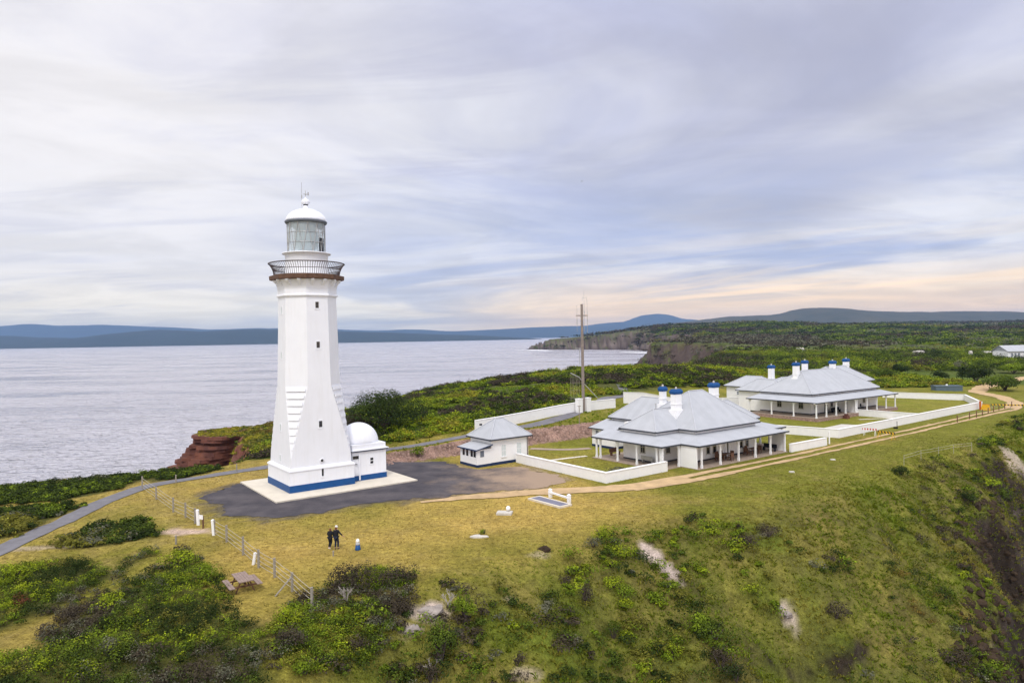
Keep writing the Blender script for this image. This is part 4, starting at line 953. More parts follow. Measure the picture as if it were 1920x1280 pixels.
def blades(name, P, length, spread, col, m, per=10, width=.02, seed=2, droop=.35, parent=None):
    """grass tussocks: P(n,3) roots"""
    r = np.random.default_rng(seed); n = len(P)*per
    root = np.repeat(P, per, 0); L_ = np.repeat(length, per)*r.uniform(.55, 1.15, n); c = np.repeat(col, per, 0)*r.uniform(.7, 1.3, (n, 1))
    az = r.uniform(0, 2*np.pi, n); t = r.uniform(.1, 1, n)*np.repeat(spread, per)
    dirv = np.stack([np.cos(az)*t, np.sin(az)*t, np.ones(n)], 1); dirv /= np.linalg.norm(dirv, axis=1, keepdims=True)
    side = np.stack([-np.sin(az), np.cos(az), np.zeros(n)], 1)*(width*(np.repeat(length, per)/.4))[:, None]
    base = root+np.stack([np.cos(az), np.sin(az), az*0], 1)*(np.repeat(length, per)*.18*r.uniform(0, 1, n))[:, None]
    mid = base+dirv*(L_*.55)[:, None]; tip = base+dirv*L_[:, None]+np.stack([np.cos(az), np.sin(az), -np.ones(n)*.8], 1)*(L_*droop*t)[:, None]
    V = np.stack([base-side, base+side, mid+side*.8, tip, mid-side*.8], 1).reshape(-1, 3)
    me = bpy.data.meshes.new(name); me.vertices.add(5*n); me.vertices.foreach_set('co', V.reshape(-1).astype(np.float32))
    set_faces(me, np.arange(5*n).reshape(n, 5), 5)
    at = me.color_attributes.new('Col', 'FLOAT_COLOR', 'POINT'); c4 = np.ones((n, 4)); c4[:, :3] = np.clip(c, .002, .9)
    at.data.foreach_set('color', np.repeat(c4, 5, 0).reshape(-1).astype(np.float32))
    me.materials.append(m); o = bpy.data.objects.new(name, me); COL.objects.link(o)
    if parent: o.parent = parent
    return o
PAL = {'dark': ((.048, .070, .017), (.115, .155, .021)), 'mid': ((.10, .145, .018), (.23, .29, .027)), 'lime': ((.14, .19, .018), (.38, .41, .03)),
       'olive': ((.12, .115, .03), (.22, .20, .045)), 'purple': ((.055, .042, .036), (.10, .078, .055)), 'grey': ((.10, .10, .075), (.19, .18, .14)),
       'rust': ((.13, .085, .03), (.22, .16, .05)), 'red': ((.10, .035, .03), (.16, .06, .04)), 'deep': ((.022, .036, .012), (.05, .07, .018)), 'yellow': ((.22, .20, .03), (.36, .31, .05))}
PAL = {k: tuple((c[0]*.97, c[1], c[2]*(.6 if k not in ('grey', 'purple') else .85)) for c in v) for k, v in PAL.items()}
def bush_cloud(r, C, rx, h, kind, n, nb, leaf):
    """C (m,3) bush bases, rx,h (m,), kind list of m palette names, n leaves per bush, nb sub-clumps. vectorised"""
    m = len(C); c0 = np.array([PAL[k][0] for k in kind]); c1 = np.array([PAL[k][1] for k in kind])
    az = r.uniform(0, 2*np.pi, (m, nb)); el = np.arcsin(r.uniform(.0, 1, (m, nb)))
    rad = r.uniform(.35, .75, (m, nb))
    bc = np.stack([np.cos(az)*np.cos(el)*rad*rx[:, None], np.sin(az)*np.cos(el)*rad*rx[:, None], (.30+np.sin(el)*.42)*h[:, None]*r.uniform(.75, 1.15, (m, nb))], -1)
    br = r.uniform(.30, .52, (m, nb)); tint = np.exp(r.normal(0, .22, (m, nb)))
    idx = np.repeat(np.arange(m), n); k = r.integers(0, nb, m*n)
    d = r.normal(size=(m*n, 3)); d[:, 2] = np.abs(d[:, 2])*1.0-.15; d /= np.linalg.norm(d, axis=1, keepdims=True)
    rr = br[idx, k]*r.uniform(.72, 1.06, m*n)
    P = bc[idx, k]+d*rr[:, None]*np.stack([rx[idx], rx[idx], np.minimum(h, rx*1.2)[idx]], -1)
    P[:, 2] = np.maximum(P[:, 2], .03*h[idx])
    Nn = d*.75+r.normal(size=(m*n, 3))*.22+np.array([0, 0, .25])+.45*P/np.maximum(np.stack([rx[idx], rx[idx], h[idx]], -1), .1)
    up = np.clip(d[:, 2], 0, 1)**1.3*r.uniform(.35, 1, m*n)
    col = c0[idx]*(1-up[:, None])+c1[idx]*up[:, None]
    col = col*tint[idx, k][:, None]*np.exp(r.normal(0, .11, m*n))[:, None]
    return C[idx]+P, Nn, leaf[idx]*r.uniform(.7, 1.3, m*n), col
def pick(r, m, kinds, probs): return list(np.random.default_rng(int(r.integers(1e9))).choice(kinds, m, p=np.array(probs)/sum(probs)))
def field(name, label, C, rx, h, kind, n, nb, leaf, seed, cat='heath', aspect=.6):
    r = np.random.default_rng(seed)
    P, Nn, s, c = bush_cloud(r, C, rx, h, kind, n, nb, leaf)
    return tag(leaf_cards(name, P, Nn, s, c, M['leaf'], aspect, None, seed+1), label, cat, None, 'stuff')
def ground_pts(x, y): return np.stack([x, y, terrain(x, y)], 1)
def scatter(r, x0, x1, y0, y1, n, keep):
    x = r.uniform(x0, x1, n); y = r.uniform(y0, y1, n); k = keep(x, y); return x[k], y[k]
def zoned(r, x, y, scale, seed, table):
    """choose kind by a noise field so that species grow in drifts"""
    f = fbm(x, y, scale, seed, 3)+r.normal(0, .16, len(x)); e = [t[0] for t in table]; i = np.searchsorted(e, f); i = np.minimum(i, len(table)-1)
    return [table[k][1] for k in i]
# ---- near heath to the left
r = np.random.default_rng(101)
x, y = scatter(r, -60, -9, 20, 82, 14000, lambda x, y: (heath_mask(x, y)+fbm(x, y, 3, 111)*1.0 > -.35) & (y < 49) & (poly_sd(x, y, EDGE, False) < 1))
m_ = len(x); k_ = zoned(r, x, y, 6, 121, [(-.46, 'purple'), (-.38, 'grey'), (-.20, 'deep'), (.04, 'dark'), (.10, 'lime'), (.24, 'mid'), (.33, 'lime'), (.42, 'olive'), (9, 'deep')])
rx = r.uniform(.32, .72, m_); hh = rx*r.uniform(.8, 1.35, m_)*(.75+.5*S(heath_mask(x, y), 0, 3))
field('heath_shrubs', 'dense low green heath covering the ground at lower left', ground_pts(x, y), rx, hh, k_, 96, 8, np.full(m_, .048), 131)
x, y = scatter(r, -80, -20, 49, 90, 14000, lambda x, y: (heath_mask(x, y)+fbm(x, y, 2.5, 112)*1.4 > .1) & (y > 49))
m_ = len(x); k_ = zoned(r, x, y, 7, 122, [(-.3, 'olive'), (-.2, 'grey'), (.12, 'deep'), (.34, 'dark'), (.44, 'mid'), (9, 'deep')])
rx = r.uniform(.4, .9, m_); hh = rx*r.uniform(.45, .9, m_)
field('shoreline_scrub', 'low dark scrub between the sealed path and the sea edge', ground_pts(x, y), rx, hh, k_, 60, 6, np.full(m_, .10), 132)
# ---- the slope
def slope_d(x, y): return poly_sd(x, y, EDGE, False)
BP = np.array([(b[0], b[1], max(b[2], b[3])*b[5]) for b in BARE])
def off_bare(x, y):
    k = np.ones(len(x), bool)
    for a, b, c in BP:
        if c > .35: k &= np.hypot(x-a, y-b) > c*.85
    return k
x, y = scatter(r, -16, 110, 20, 122, 17000, lambda x, y: (slope_d(x, y)+fbm(x, y, 5, 113)*3 > 2.0+6*S(toUV(x, y)[0], 22, 31)*(1-S(toUV(x, y)[0], 54, 64))) & (slope_d(x, y) < 34) & (fbm(x, y, 5.5, 114, 3) > .04-.34*(1-S(toUV(x, y)[0], 7, 20))*S(slope_d(x, y), 1, 4)+.24*S(toUV(x, y)[0], 22, 34)*(1-S(toUV(x, y)[0], 66, 74))*(1-.6*S(slope_d(x, y), 11, 18))) & (y < 30+1.15*np.maximum(x, 0)+40) & off_bare(x, y))
m_ = len(x); k_ = zoned(r, x, y, 4, 123, [(-.42, 'purple'), (-.34, 'grey'), (-.22, 'deep'), (.0, 'dark'), (.04, 'purple'), (.24, 'mid'), (.36, 'lime'), (.48, 'olive'), (9, 'deep')])
rx = r.uniform(.4, 1.25, m_)*r.uniform(.7, 1, m_); hh = np.minimum(rx*r.uniform(.5, .95, m_), .95)
field('slope_scrub', 'mixed scrub scattered over the grassy slope below the lawn', ground_pts(x, y), rx, hh, k_, 120, 9, np.full(m_, .052)+y*.0005, 133)
x, y = scatter(r, -16, 110, 22, 125, 150000, lambda x, y: (slope_d(x, y)+fbm(x, y, 4, 115)*2.5 > .2) & (slope_d(x, y) < 36) & off_bare(x, y))
def patchcol(r, x, y):
    t = np.clip(.38-.18*S(toUV(x, y)[0], 22, 36)+fbm(x, y, 5, 116)*1.3+r.normal(0, .2, len(x)), 0, 1)[:, None]; g = np.array((.23, .30, .024)); s_ = np.array((.56, .46, .11)); o_ = np.array((.33, .30, .05))
    w = np.clip(fbm(x, y, 9, 117)*1.5+.2, 0, 1)[:, None]
    return g*(1-t)+(s_*w+o_*(1-w))*t
ln = r.uniform(.14, .36, len(x))*(1+.5*S(toUV(x, y)[0], 24, 36)*np.clip(.5+fbm(x, y, 2.2, 1161)*2, 0, 1))*(.35+.65*S(slope_d(x, y), 0, 7))
tag(blades('slope_grass', ground_pts(x, y), ln, np.full(len(x), .8), patchcol(r, x, y), M['grass'], 6, .019, 134, .5), 'long tussock grass on the slope below the lawn', 'grass', None, 'stuff')
x, y = scatter(r, 26, 76, 30, 92, 9000, lambda x, y: (poly_sd(x, y, RAVINE, False) > -6) & (poly_sd(x, y, RAVINE, False) < 12) & (fbm(x, y, 4, 155) > -.12)); x, y = x[:900], y[:900]
m_ = len(x); k_ = zoned(r, x, y, 4, 156, [(-.2, 'purple'), (-.02, 'olive'), (.2, 'deep'), (.36, 'dark'), (.44, 'rust'), (9, 'mid')])
rx = r.uniform(.4, 1.0, m_); hh = rx*r.uniform(.5, .9, m_)
field('cliff_scrub', 'dark scrub clinging to the cliff at the lower right edge', ground_pts(x, y), rx, hh, k_, 90, 8, np.full(m_, .06), 157)
MND = [sight(*p)[:2] for p in ((505, 1190), (552, 1128), (622, 1100), (690, 1068), (765, 1078), (800, 1112), (770, 1160), (705, 1235), (570, 1272), (512, 1245))]
x, y = scatter(r, -16, 0, 24, 48, 5000, lambda x, y: (poly_sd(x, y, MND)+fbm(x, y, 2, 151)*.8 > 0) & off_bare(x, y)); x, y = x[:420], y[:420]
m_ = len(x); k_ = zoned(r, x, y, 3.2, 152, [(-.26, 'purple'), (-.14, 'grey'), (.08, 'dark'), (.24, 'mid'), (.36, 'lime'), (9, 'olive')])
rx = r.uniform(.35, .8, m_); hh = rx*r.uniform(.6, 1.1, m_)
field('edge_scrub', 'thick mixed scrub where the lawn breaks to the slope below the fence end', ground_pts(x, y), rx, hh, k_, 120, 9, np.full(m_, .048), 153)
# ---- lawn: short tufts so that the turf has a nap
x, y = scatter(r, -58, 60, 22, 100, 60000, lambda x, y: (slope_d(x, y) < 1.5) & (heath_mask(x, y) < .4) & (behind(x, y) < 0))
uu, vv = toUV(x, y); GYP = np.array([W(a, b) for a, b in GY])
ok = (poly_sd(x, y, [tuple(p) for p in GYP]) < r.normal(.0, .35, len(x))) & (line_d(x, y, [tuple(p) for p in pth]) > 1.15) & (line_d(x, y, tk[:6]) > 1.9) & ~((uu > -2.5) & (uu < 12.4) & (vv > -2.5) & (vv < 9.4)) & ~((uu > 34.8) & (uu < 59) & (vv > -18.1) & (vv < 3)) & ~((uu > 20) & (uu < 28.6) & (vv > -1.2) & (vv < 4)) & (line_d(x, y, tk) > 1.7)
ok &= (np.hypot((x-SP[0])/2.4, (y-SP[1])/1.3) > 1)
x, y = x[ok], y[ok]
t = np.clip(.6+fbm(x, y, 14, 61)*.55+fbm(x, y, 3.2, 62)*.5-S(slope_d(x, y), -9, 1)*.25-S(toUV(x, y)[0], 22, 60)*.42, 0, 1)[:, None]
t = np.clip(t-.14+.34*np.exp(-(((x+4)/17)**2+((y-56)/9)**2))[:, None], 0, 1)
col = np.array((.18, .185, .024))*(1-t)+np.array((.46, .325, .085))*t
tag(blades('lawn_grass', ground_pts(x, y), r.uniform(.05, .13, len(x)), np.full(len(x), 1.2), col, M['grass'], 5, .03, 135, .3), 'short dry turf on the level lawn', 'grass', None, 'stuff')
# ---- bank and edges: rough green growth at the foot of the bank
x, y = scatter(r, -30, 40, 70, 130, 9000, lambda x, y: (toUV(x, y)[1] > 10.6) & (behind(x, y) < 2) & (toUV(x, y)[0] > 2) & (line_d(x, y, [tuple(p) for p in pth]) > 1.2) & (fbm(x, y, 4, 118) > -.15) & (toUV(x, y)[0] < 64) & (np.abs(toUV(x, y)[1]-16) > .8))
tag(blades('rough_grass', ground_pts(x, y), r.uniform(.2, .45, len(x)), np.full(len(x), .8), patchcol(r, x, y)*np.array((1.0, 1.1, .9)), M['grass'], 8, .03, 136, .5), 'rough grass between the bank path and the heath', 'grass', None, 'stuff')
x, y = scatter(r, -30, 40, 100, 150, 9000, lambda x, y: (behind(x, y) > 0) & (fbm(x, y, 10, 1201) < -.08))
tag(blades('hill_grass', ground_pts(x, y), r.uniform(.25, .5, len(x)), np.full(len(x), .8), patchcol(r, x, y)*np.array((.9, 1.15, .9)), M['grass'], 7, .035, 1362, .5), 'green grass in the clearings of the hill heath near the mast', 'grass', None, 'stuff')
# ---- heath hill behind
x, y = scatter(r, -40, 120, 84, 240, 52000, lambda x, y: (behind(x, y)+fbm(x, y, 6, 119)*4 > .5) & (poly_sd(x, y, LAND) > 2) & (y < 235) & (fbm(x, y, 12, 120, 3) > -.34) & (x > -40) & ((fbm(x, y, 10, 1201) > -.14-.4*S(-x, -8, 4)) | (y > 150)))
m_ = len(x); k_ = zoned(r, x, y, 11, 124, [(-.36, 'purple'), (-.24, 'deep'), (-.10, 'dark'), (.0, 'lime'), (.20, 'mid'), (.36, 'lime'), (.5, 'yellow'), (9, 'olive')])
rx = r.uniform(.6, 1.5, m_)*(1+S(y, 140, 220)*.4); hh = rx*r.uniform(.5, .95, m_)
field('hill_heath', 'wind-clipped green heath over the hill behind the tower', ground_pts(x, y), rx, hh, k_, 50, 8, np.full(m_, .09)+y*.0006, 137)
# ---- headland left of the tower
x, y = scatter(r, -75, -20, 84, 180, 9000, lambda x, y: (poly_sd(x, y, LAND) > 1.0) & (behind(x, y) > -1) & (x < -34+(y-84)*.05) & (x > -57))
m_ = len(x); k_ = zoned(r, x, y, 8, 125, [(-.25, 'rust'), (.1, 'olive'), (.3, 'dark'), (9, 'yellow')])
rx = r.uniform(.4, 1.0, m_); hh = rx*r.uniform(.35, .7, m_)
field('headland_heath', 'brown and olive heath on the low red headland by the sea', ground_pts(x, y), rx, hh, k_, 40, 6, np.full(m_, .15), 138)
# ---- wide heath to the right, nearer and farther
YARD = uvpoly([(60, -22), (140, -22), (150, -20), (230, 0), (232, 12), (180, 22), (160, 26), (122, 42), (100, 46), (60, 40)])
def wide(y0, y1, n, seed): 
    r2 = np.random.default_rng(seed); y = np.sqrt(r2.uniform(y0**2, y1**2, n)); x = y*r2.uniform(-.02, .95, n); return x, y
def keepw(x, y): return (poly_sd(x, y, LAND) > 3) & (behind(x, y) > 1) & (poly_sd(x, y, YARD) < -1)
x, y = wide(232, 420, 7200, 141); k = keepw(x, y) | (0 > 1); x, y = x[k], y[k]
m_ = len(x); k_ = zoned(r, x, y, 26, 126, [(-.34, 'purple'), (-.12, 'deep'), (.10, 'dark'), (.34, 'mid'), (.5, 'lime'), (9, 'olive')])
rx = r.uniform(1.3, 3.8, m_); hh = np.minimum(rx*r.uniform(.6, 1.1, m_), 3.6)
field('coastal_scrub', 'broad green coastal scrub beyond the cottages', ground_pts(x, y), rx, hh, k_, 105, 12, np.full(m_, .24), 142)
x, y = wide(400, 1500, 11000, 143); k = keepw(x, y); x, y = x[k], y[k]
m_ = len(x); k_ = zoned(r, x, y, 90, 127, [(-.28, 'purple'), (-.04, 'deep'), (.18, 'dark'), (.36, 'mid'), (.46, 'grey'), (9, 'olive')])
k_ = np.array(k_, dtype=object); sdl = poly_sd(x, y, LAND); q_ = (y > 470) & (y < 950) & (sdl < 130); k_[q_] = np.where(r.uniform(0, 1, q_.sum()) < .6, 'purple', 'grey'); k_ = list(k_)
rx = r.uniform(4, 9, m_)*(.7+y/1500); hh = rx*r.uniform(.3, .5, m_)
field('distant_scrub', 'continuous scrub stretching to the far headland', ground_pts(x, y), rx, hh, k_, 34, 7, .0011*y+.25, 144)
x, y = wide(1450, 4200, 9000, 145); k = keepw(x, y); x, y = x[k], y[k]
m_ = len(x); k_ = zoned(r, x, y, 260, 128, [(-.1, 'purple'), (.12, 'deep'), (.35, 'dark'), (9, 'grey')])
rx = r.uniform(14, 26, m_); hh = r.uniform(4, 9, m_)
field('forest_canopy', 'dark forest canopy on the far headland and hills', ground_pts(x, y), rx, hh, k_, 20, 6, .0012*y+.4, 146, 'forest')
# ---- individual shrubs one can point at
def shrub(label, px, py, w, h, kind, n=420, leaf=.075, z0=None, name='shrub', cat='shrub', stems=True, group=None, nb=12, sx=1.0, xy=None):
    """px,py: foot of the shrub as surveyed"""
    if xy is None: xy = sight(px, py)[:2]
    z = hz(*xy)
    t = thing(name, label, cat, (xy[0], xy[1], z-.05), random.uniform(0, .4), group)
    r3 = np.random.default_rng(int(px*7+py*13))
    P, Nn, s, c = bush_cloud(r3, np.zeros((1, 3)), np.array([w/2]), np.array([h]), [kind], n, nb, np.array([leaf]))
    P[:, 0] *= sx; P[:, 2] -= 0
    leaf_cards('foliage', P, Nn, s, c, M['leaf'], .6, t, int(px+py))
    if stems:
        b = MB()
        for i in range(6):
            a = r3.uniform(0, 6.28); q = r3.uniform(.2, .55)*w/2
            b.tube((0, 0, -.1), (math.cos(a)*q*.5, math.sin(a)*q*.5, h*.4), .035*h+.01, .02*h+.008, 5).tube((math.cos(a)*q*.5, math.sin(a)*q*.5, h*.4), (math.cos(a)*q, math.sin(a)*q, h*.8), .02*h+.008, .008, 5)
        b.build('stems', 'darkbark', t)
    return t
SH = [
 ('big dark rounded shrub on the hill directly behind the domed annex', 722, 806, 13.5, 6.0, 'deep', 7500, .15),
 ('brown leafless end of the big dark shrub beside the tower', 664, 812, 6, 3.2, 'purple', 2000, .13),
 ('dark purple-brown rounded shrub at the lawn edge right of the wire fence', 664, 1100, 3.6, 1.5, 'purple', 1700, .06),
 ('second purple shrub at the lawn edge beside the first one', 742, 1096, 2.8, 1.1, 'purple', 1100, .06),
 ('small lime shrub topping the purple shrubs at the lawn edge', 712, 1075, 1.0, .6, 'lime', 300, .05),
 ('lime-tipped shrub low in the left foreground where the fence ends', 548, 1178, 1.9, 1.3, 'lime', 800, .055),
 ('dark twiggy shrub under the lime-tipped shrub where the fence ends', 545, 1218, 2.0, 1.2, 'purple', 700, .055),
 ('bright green low shrub right of the fence end', 622, 1172, 1.5, .7, 'lime', 500, .05),
 ('rounded mid-green shrub near the bottom edge, left of centre', 572, 1262, 1.5, .8, 'mid', 500, .05),
 ('grey-brown dead-looking shrub on the slope below the lime shrubs', 670, 1222, 1.4, 1.0, 'purple', 450, .05),
 ('tall dense dark-green shrub standing on the slope under the pale rocks', 826, 1240, 2.2, 2.6, 'dark', 2000, .055),
 ('upright green shrub climbing the slope above the tall dark one', 872, 1168, 1.7, 2.1, 'mid', 1200, .055),
 ('brown twiggy shrub below the tall dark-green shrub', 808, 1278, 1.6, 1.0, 'purple', 450, .05),
 ('bright lime windswept shrub on the slope edge below the white rail', 1128, 1010, 2.4, 1.0, 'lime', 700, .06),
 ('lime ridge of shrub trailing down from the bright windswept shrub', 1165, 1040, 2.6, .9, 'lime', 700, .06),
 ('grey twiggy shrub beneath the bright windswept shrub', 1112, 1025, 1.6, .8, 'grey', 350, .05),
 ('small lime shrub left of the upper bare sand scar', 1145, 1062, 1.3, .7, 'lime', 350, .05),
 ('flat lime shrub with a dark base in the middle of the slope', 1150, 1100, 2.2, .8, 'lime', 600, .055),
 ('broad green shrub in the middle of the slope below the sand scar', 1172, 1120, 2.0, .9, 'mid', 600, .055),
 ('lime shrub sloping down at mid-slope, lowest of the lime drift', 1170, 1140, 1.8, .7, 'lime', 500, .055),
 ('tall brown cone-shaped shrub at mid-slope', 1098, 1132, 1.3, 1.6, 'purple', 500, .05),
 ('small round lime shrub above the brown cone-shaped shrub', 1085, 1092, .8, .5, 'lime', 200, .05),
 ('brown dead scrub hanging under the grass lip on the right slope, left part', 1402, 1020, 2.2, .9, 'purple', 700, .055),
 ('brown dead scrub hanging under the grass lip on the right slope, right part', 1442, 1005, 2.6, 1.1, 'purple', 900, .055),
 ('dark green shrub low on the slope under the lime drift', 1150, 1195, 1.6, 1.0, 'dark', 600, .05),
 ('round lime shrub at the bottom centre-right of the slope', 1262, 1232, 1.3, .9, 'lime', 450, .05),
 ('long dark-green shrub leaning down the lower right slope', 1340, 1200, 3.6, 1.2, 'dark', 1400, .06),
 ('mid-green shrub capping the long dark shrub on the lower right slope', 1310, 1178, 2.4, 1.0, 'mid', 800, .06),
 ('grey-purple shrub under the long dark shrub on the lower right slope', 1352, 1252, 2.0, 1.2, 'purple', 700, .055),
 ('dark green shrub at the bottom edge right of centre', 1380, 1278, 2.2, 1.2, 'deep', 800, .055),
 ('brown rounded shrub alone on the right-hand slope', 1568, 1158, 2.0, 1.2, 'purple', 700, .06),
 ('dark shrub perched at the top of the right-hand slope', 1690, 890, 2.6, 1.0, 'deep', 700, .08),
 ('low olive shrub to the right of the perched dark shrub', 1732, 895, 3.0, .8, 'olive', 600, .08),
 ('lime shrub on the far right slope under the pale cliff', 1858, 912, 3.4, 1.2, 'lime', 700, .09),
 ('dark shrub beside the lime shrub under the pale cliff', 1885, 935, 3.6, 1.4, 'dark', 800, .09),
 ('round dark shrub on the right slope above the gully', 1795, 965, 2.0, 1.0, 'dark', 500, .07),
 ('second round dark shrub on the right slope above the gully', 1810, 940, 2.6, 1.1, 'deep', 600, .08),
 ('lime tuft of shrub far down the right slope', 1812, 1085, 1.5, .7, 'lime', 400, .06),
 ('dark shrub far down the right slope left of the lime tuft', 1775, 1120, 2.4, 1.1, 'dark', 700, .06),
 ('large lime-topped shrub at the upper end of the lower-left heath', 335, 1062, 3.0, 1.1, 'lime', 1100, .06),
 ('mid-green shrub at the lawn side of the lower-left heath', 385, 1088, 2.4, 1.1, 'mid', 900, .06),
 ('bright green shrub at the far left edge of the heath', 22, 1095, 3.0, 1.2, 'lime', 1100, .06),
 ('dark red leafless shrub among green ones at far left', 40, 1140, 1.5, .8, 'red', 400, .055),
 ('lime shrub just above the dark red shrub at far left', 42, 1118, 1.6, .9, 'lime', 500, .055),
 ('lime hummock in the middle of the lower-left heath', 205, 1140, 2.2, .9, 'lime', 700, .06),
 ('grey-lavender shrub in the lower-left foreground', 205, 1228, 1.3, .9, 'grey', 450, .05),
 ('bright green tufted shrub at the lower-left bottom edge', 160, 1270, 1.6, .8, 'lime', 500, .05),
 ('dark green shrub on the sea edge above the sealed path', 172, 895, 5.2, 2.0, 'deep', 1600, .10),
 ('low dark mat shrub on the dry grass left of the gate posts', 235, 1005, 4.6, .7, 'dark', 900, .07),
 ('grey low shrub at the near end of the dark mat shrub', 165, 1018, 2.4, .5, 'grey', 400, .07),
 ('green shrub growing on the stony bank left of the hut', 783, 855, 2.2, 1.3, 'mid', 500, .09),
 ('grey-green flowering bed inside the nearer garden wall corner', 1158, 884, 2.6, .55, 'grey', 500, .07),
 ('small green plant beside the irregular white slab', 908, 1000, .9, .45, 'mid', 160, .05),
 ('dark tree behind the farther cottage yard, left of the grey tank', 1690, 700, 7, 3.4, 'deep', 1500, .22),
 ('rounded dark shrub left of the grass gap behind the farther cottage', 1660, 712, 8, 3.4, 'dark', 1500, .22),
 ('dark shrub standing alone in the grass gap behind the farther cottage', 1760, 712, 6, 2.6, 'deep', 1000, .22),
 ('grey-purple tree right of the grass gap', 1800, 695, 6, 3.6, 'grey', 1000, .22),
 ('large dark tree behind the low grey tank at right', 1830, 715, 9, 4.6, 'deep', 2200, .24),
 ('dark tree at the right edge behind the track bend', 1885, 732, 9, 4.2, 'dark', 2200, .24),
 ('lime-topped tree between the shed and the grey tank', 1900, 700, 10, 3.6, 'mid', 1800, .26),
]
for q in SH:
    nm = 'tree' if 'tree' in q[0] else ('plant' if 'plant' in q[0] or 'bed' in q[0] else 'shrub')
    shrub(q[0], q[1], q[2], q[3], q[4], q[5], q[6], q[7], name=nm, cat=nm)
# ---- bleached dead shrubs
def dead(label, px, py, h, seed):
    xx, yy, z = sight(px, py)
    b = MB(); rr = random.Random(seed)
    def grow(p, d, l, w, k):
        q = p+d*l; b.tube(p, q, w, w*.6, 5)
        if k:
            for _ in range(rr.choice((2, 3))):
                e = (d+Vector((rr.uniform(-.8, .8), rr.uniform(-.8, .8), rr.uniform(-.2, .5)))).normalized(); grow(q, e, l*rr.uniform(.55, .85), w*.6, k-1)
    for _ in range(3):
        grow(Vector((0, 0, -.1)), Vector((rr.uniform(-.6, .6), rr.uniform(-.6, .6), 1)).normalized(), h*.38, .035*h+.008, 3)
    o = b.build('dead_shrub', 'bark', loc=(xx, yy, hz(xx, yy))); tag(o, label, 'dead shrub')
dead('bleached bare branching shrub below the purple shrubs at the lawn edge', 655, 1135, 1.2, 3)
dead('bleached bare shrub above the tall dark-green shrub on the slope', 843, 1140, 1.2, 5)
dead('thin bare white branch below the tall dark-green shrub', 812, 1262, 1.0, 9)
# ---- rocks on the slope
def rock(label, px, py, s, m, seed, flat=.6):
    xx, yy, z = sight(px, py)
    rr = np.random.default_rng(seed); b = MB(); rings = []; base_q = rr.uniform(.6, 1.25, 9)
    for k, t in enumerate(np.linspace(-.35, 1, 6)):
        rad = s*math.sqrt(max(.02, 1-max(t, 0)**2))*(.9 if t < 0 else 1)
        rings.append([(rad*math.cos(a)*q, rad*math.sin(a)*q*.8, (t+rr.uniform(-.12, .12))*s*flat) for a, q in zip(np.linspace(0, 2*math.pi, 10)[:-1], base_q*rr.uniform(.82, 1.18, 9))])
    b.loft(rings); o = b.build('rock', m, loc=(xx, yy, hz(xx, yy)), rotz=rr.uniform(0, 6)); tag(o, label, 'rock')
rock('pale pinkish boulder among the rocks at mid-slope, upper one', 808, 1150, .7, 'palerock', 1)
rock('pale pinkish boulder among the rocks at mid-slope, lower one', 775, 1182, .55, 'palerock', 2)
rock('white fallen stone at the right end of the pale rocks', 822, 1140, .35, 'palerock', 3)
rock('dark broken rock outcrop below the left end of the upper slope', 1022, 1030, .5, 'darkrock', 4, .5)
rock('white lichened stone on the right slope', 1476, 1152, .4, 'palerock', 7)
rock('small pale stone low on the slope at right of centre', 1462, 1140, .3, 'palerock', 8)
r = np.random.default_rng(61); x, y = scatter(r, 30, 72, 36, 92, 8000, lambda x, y: (poly_sd(x, y, RAVINE, False) > -1.5) & (poly_sd(x, y, RAVINE, False) < 9) & (fbm(x, y, 3, 611) > -.1)); x, y = x[:1900], y[:1900]
b = MB()
for xx, yy in zip(x, y):
    z = hz(xx, yy); s_ = .36*r.uniform(.3, 1.8)*r.uniform(.5, 1); ph = r.uniform(0, 6)
    q = r.uniform(.55, 1.25, 7); sy_ = r.uniform(.6, 1.5)
    b.loft([[(xx+s_*rd*q[i]*math.cos(ph+i*2*math.pi/7)*r.uniform(.8, 1.2), yy+s_*rd*q[i]*sy_*math.sin(ph+i*2*math.pi/7)*r.uniform(.8, 1.2), z+s_*(t+r.uniform(-.15, .15))) for i in range(7)] for t, rd in ((-.9, .9), (-.1, 1.1), (.35, .85), (.6, .35))])
tag(b.build('cliff_rocks', 'darkrock'), 'dark broken rock of the cliff at the lower right edge', 'rocks', None, 'stuff')
# ---- red sandstone end of the low headland
lay = MB(); rr = np.random.default_rng(12); n = 44; a = np.linspace(0, 2*math.pi, n+1)[:-1]
qb = 1+.16*np.sin(a*3+1)+.10*np.sin(a*7+.5)+rr.normal(0, .03, n)
for k in range(22):
    z0 = SEA-1+k*.645; cx_, cy_2 = -66.5+.31*k, 149
    q = qb*(1-.014*k)*(1+rr.normal(0, .035))*(1+rr.normal(0, .035, n))*(1+.05*math.sin(k*1.9))
    lay.prism([(cx_+12.5*math.cos(t)*s_, cy_2+10*math.sin(t)*s_) for t, s_ in zip(a, q)], z0, z0+.66, .985)
tag(lay.build('rock_ledge', 'redrock'), 'layered red sandstone ledge at the end of the low headland', 'rock')
r = np.random.default_rng(77); t_ = r.uniform(0, 6.28, 330); q_ = np.sqrt(r.uniform(0, 1, 330)); x = -58.5+10.5*q_*np.cos(t_); y = 149+8.5*q_*np.sin(t_); m_ = len(x)
k_ = zoned(r, x, y, 8, 125, [(-.2, 'rust'), (.15, 'olive'), (.3, 'dark'), (9, 'yellow')]); rx = r.uniform(.5, 1.1, m_); hh = rx*r.uniform(.3, .5, m_)
field('ledge_heath', 'brown heath capping the red sandstone ledge', np.stack([x, y, np.full(m_, SEA-1+22*.645-.1)], 1), rx, hh, k_, 44, 6, np.full(m_, .15), 139)
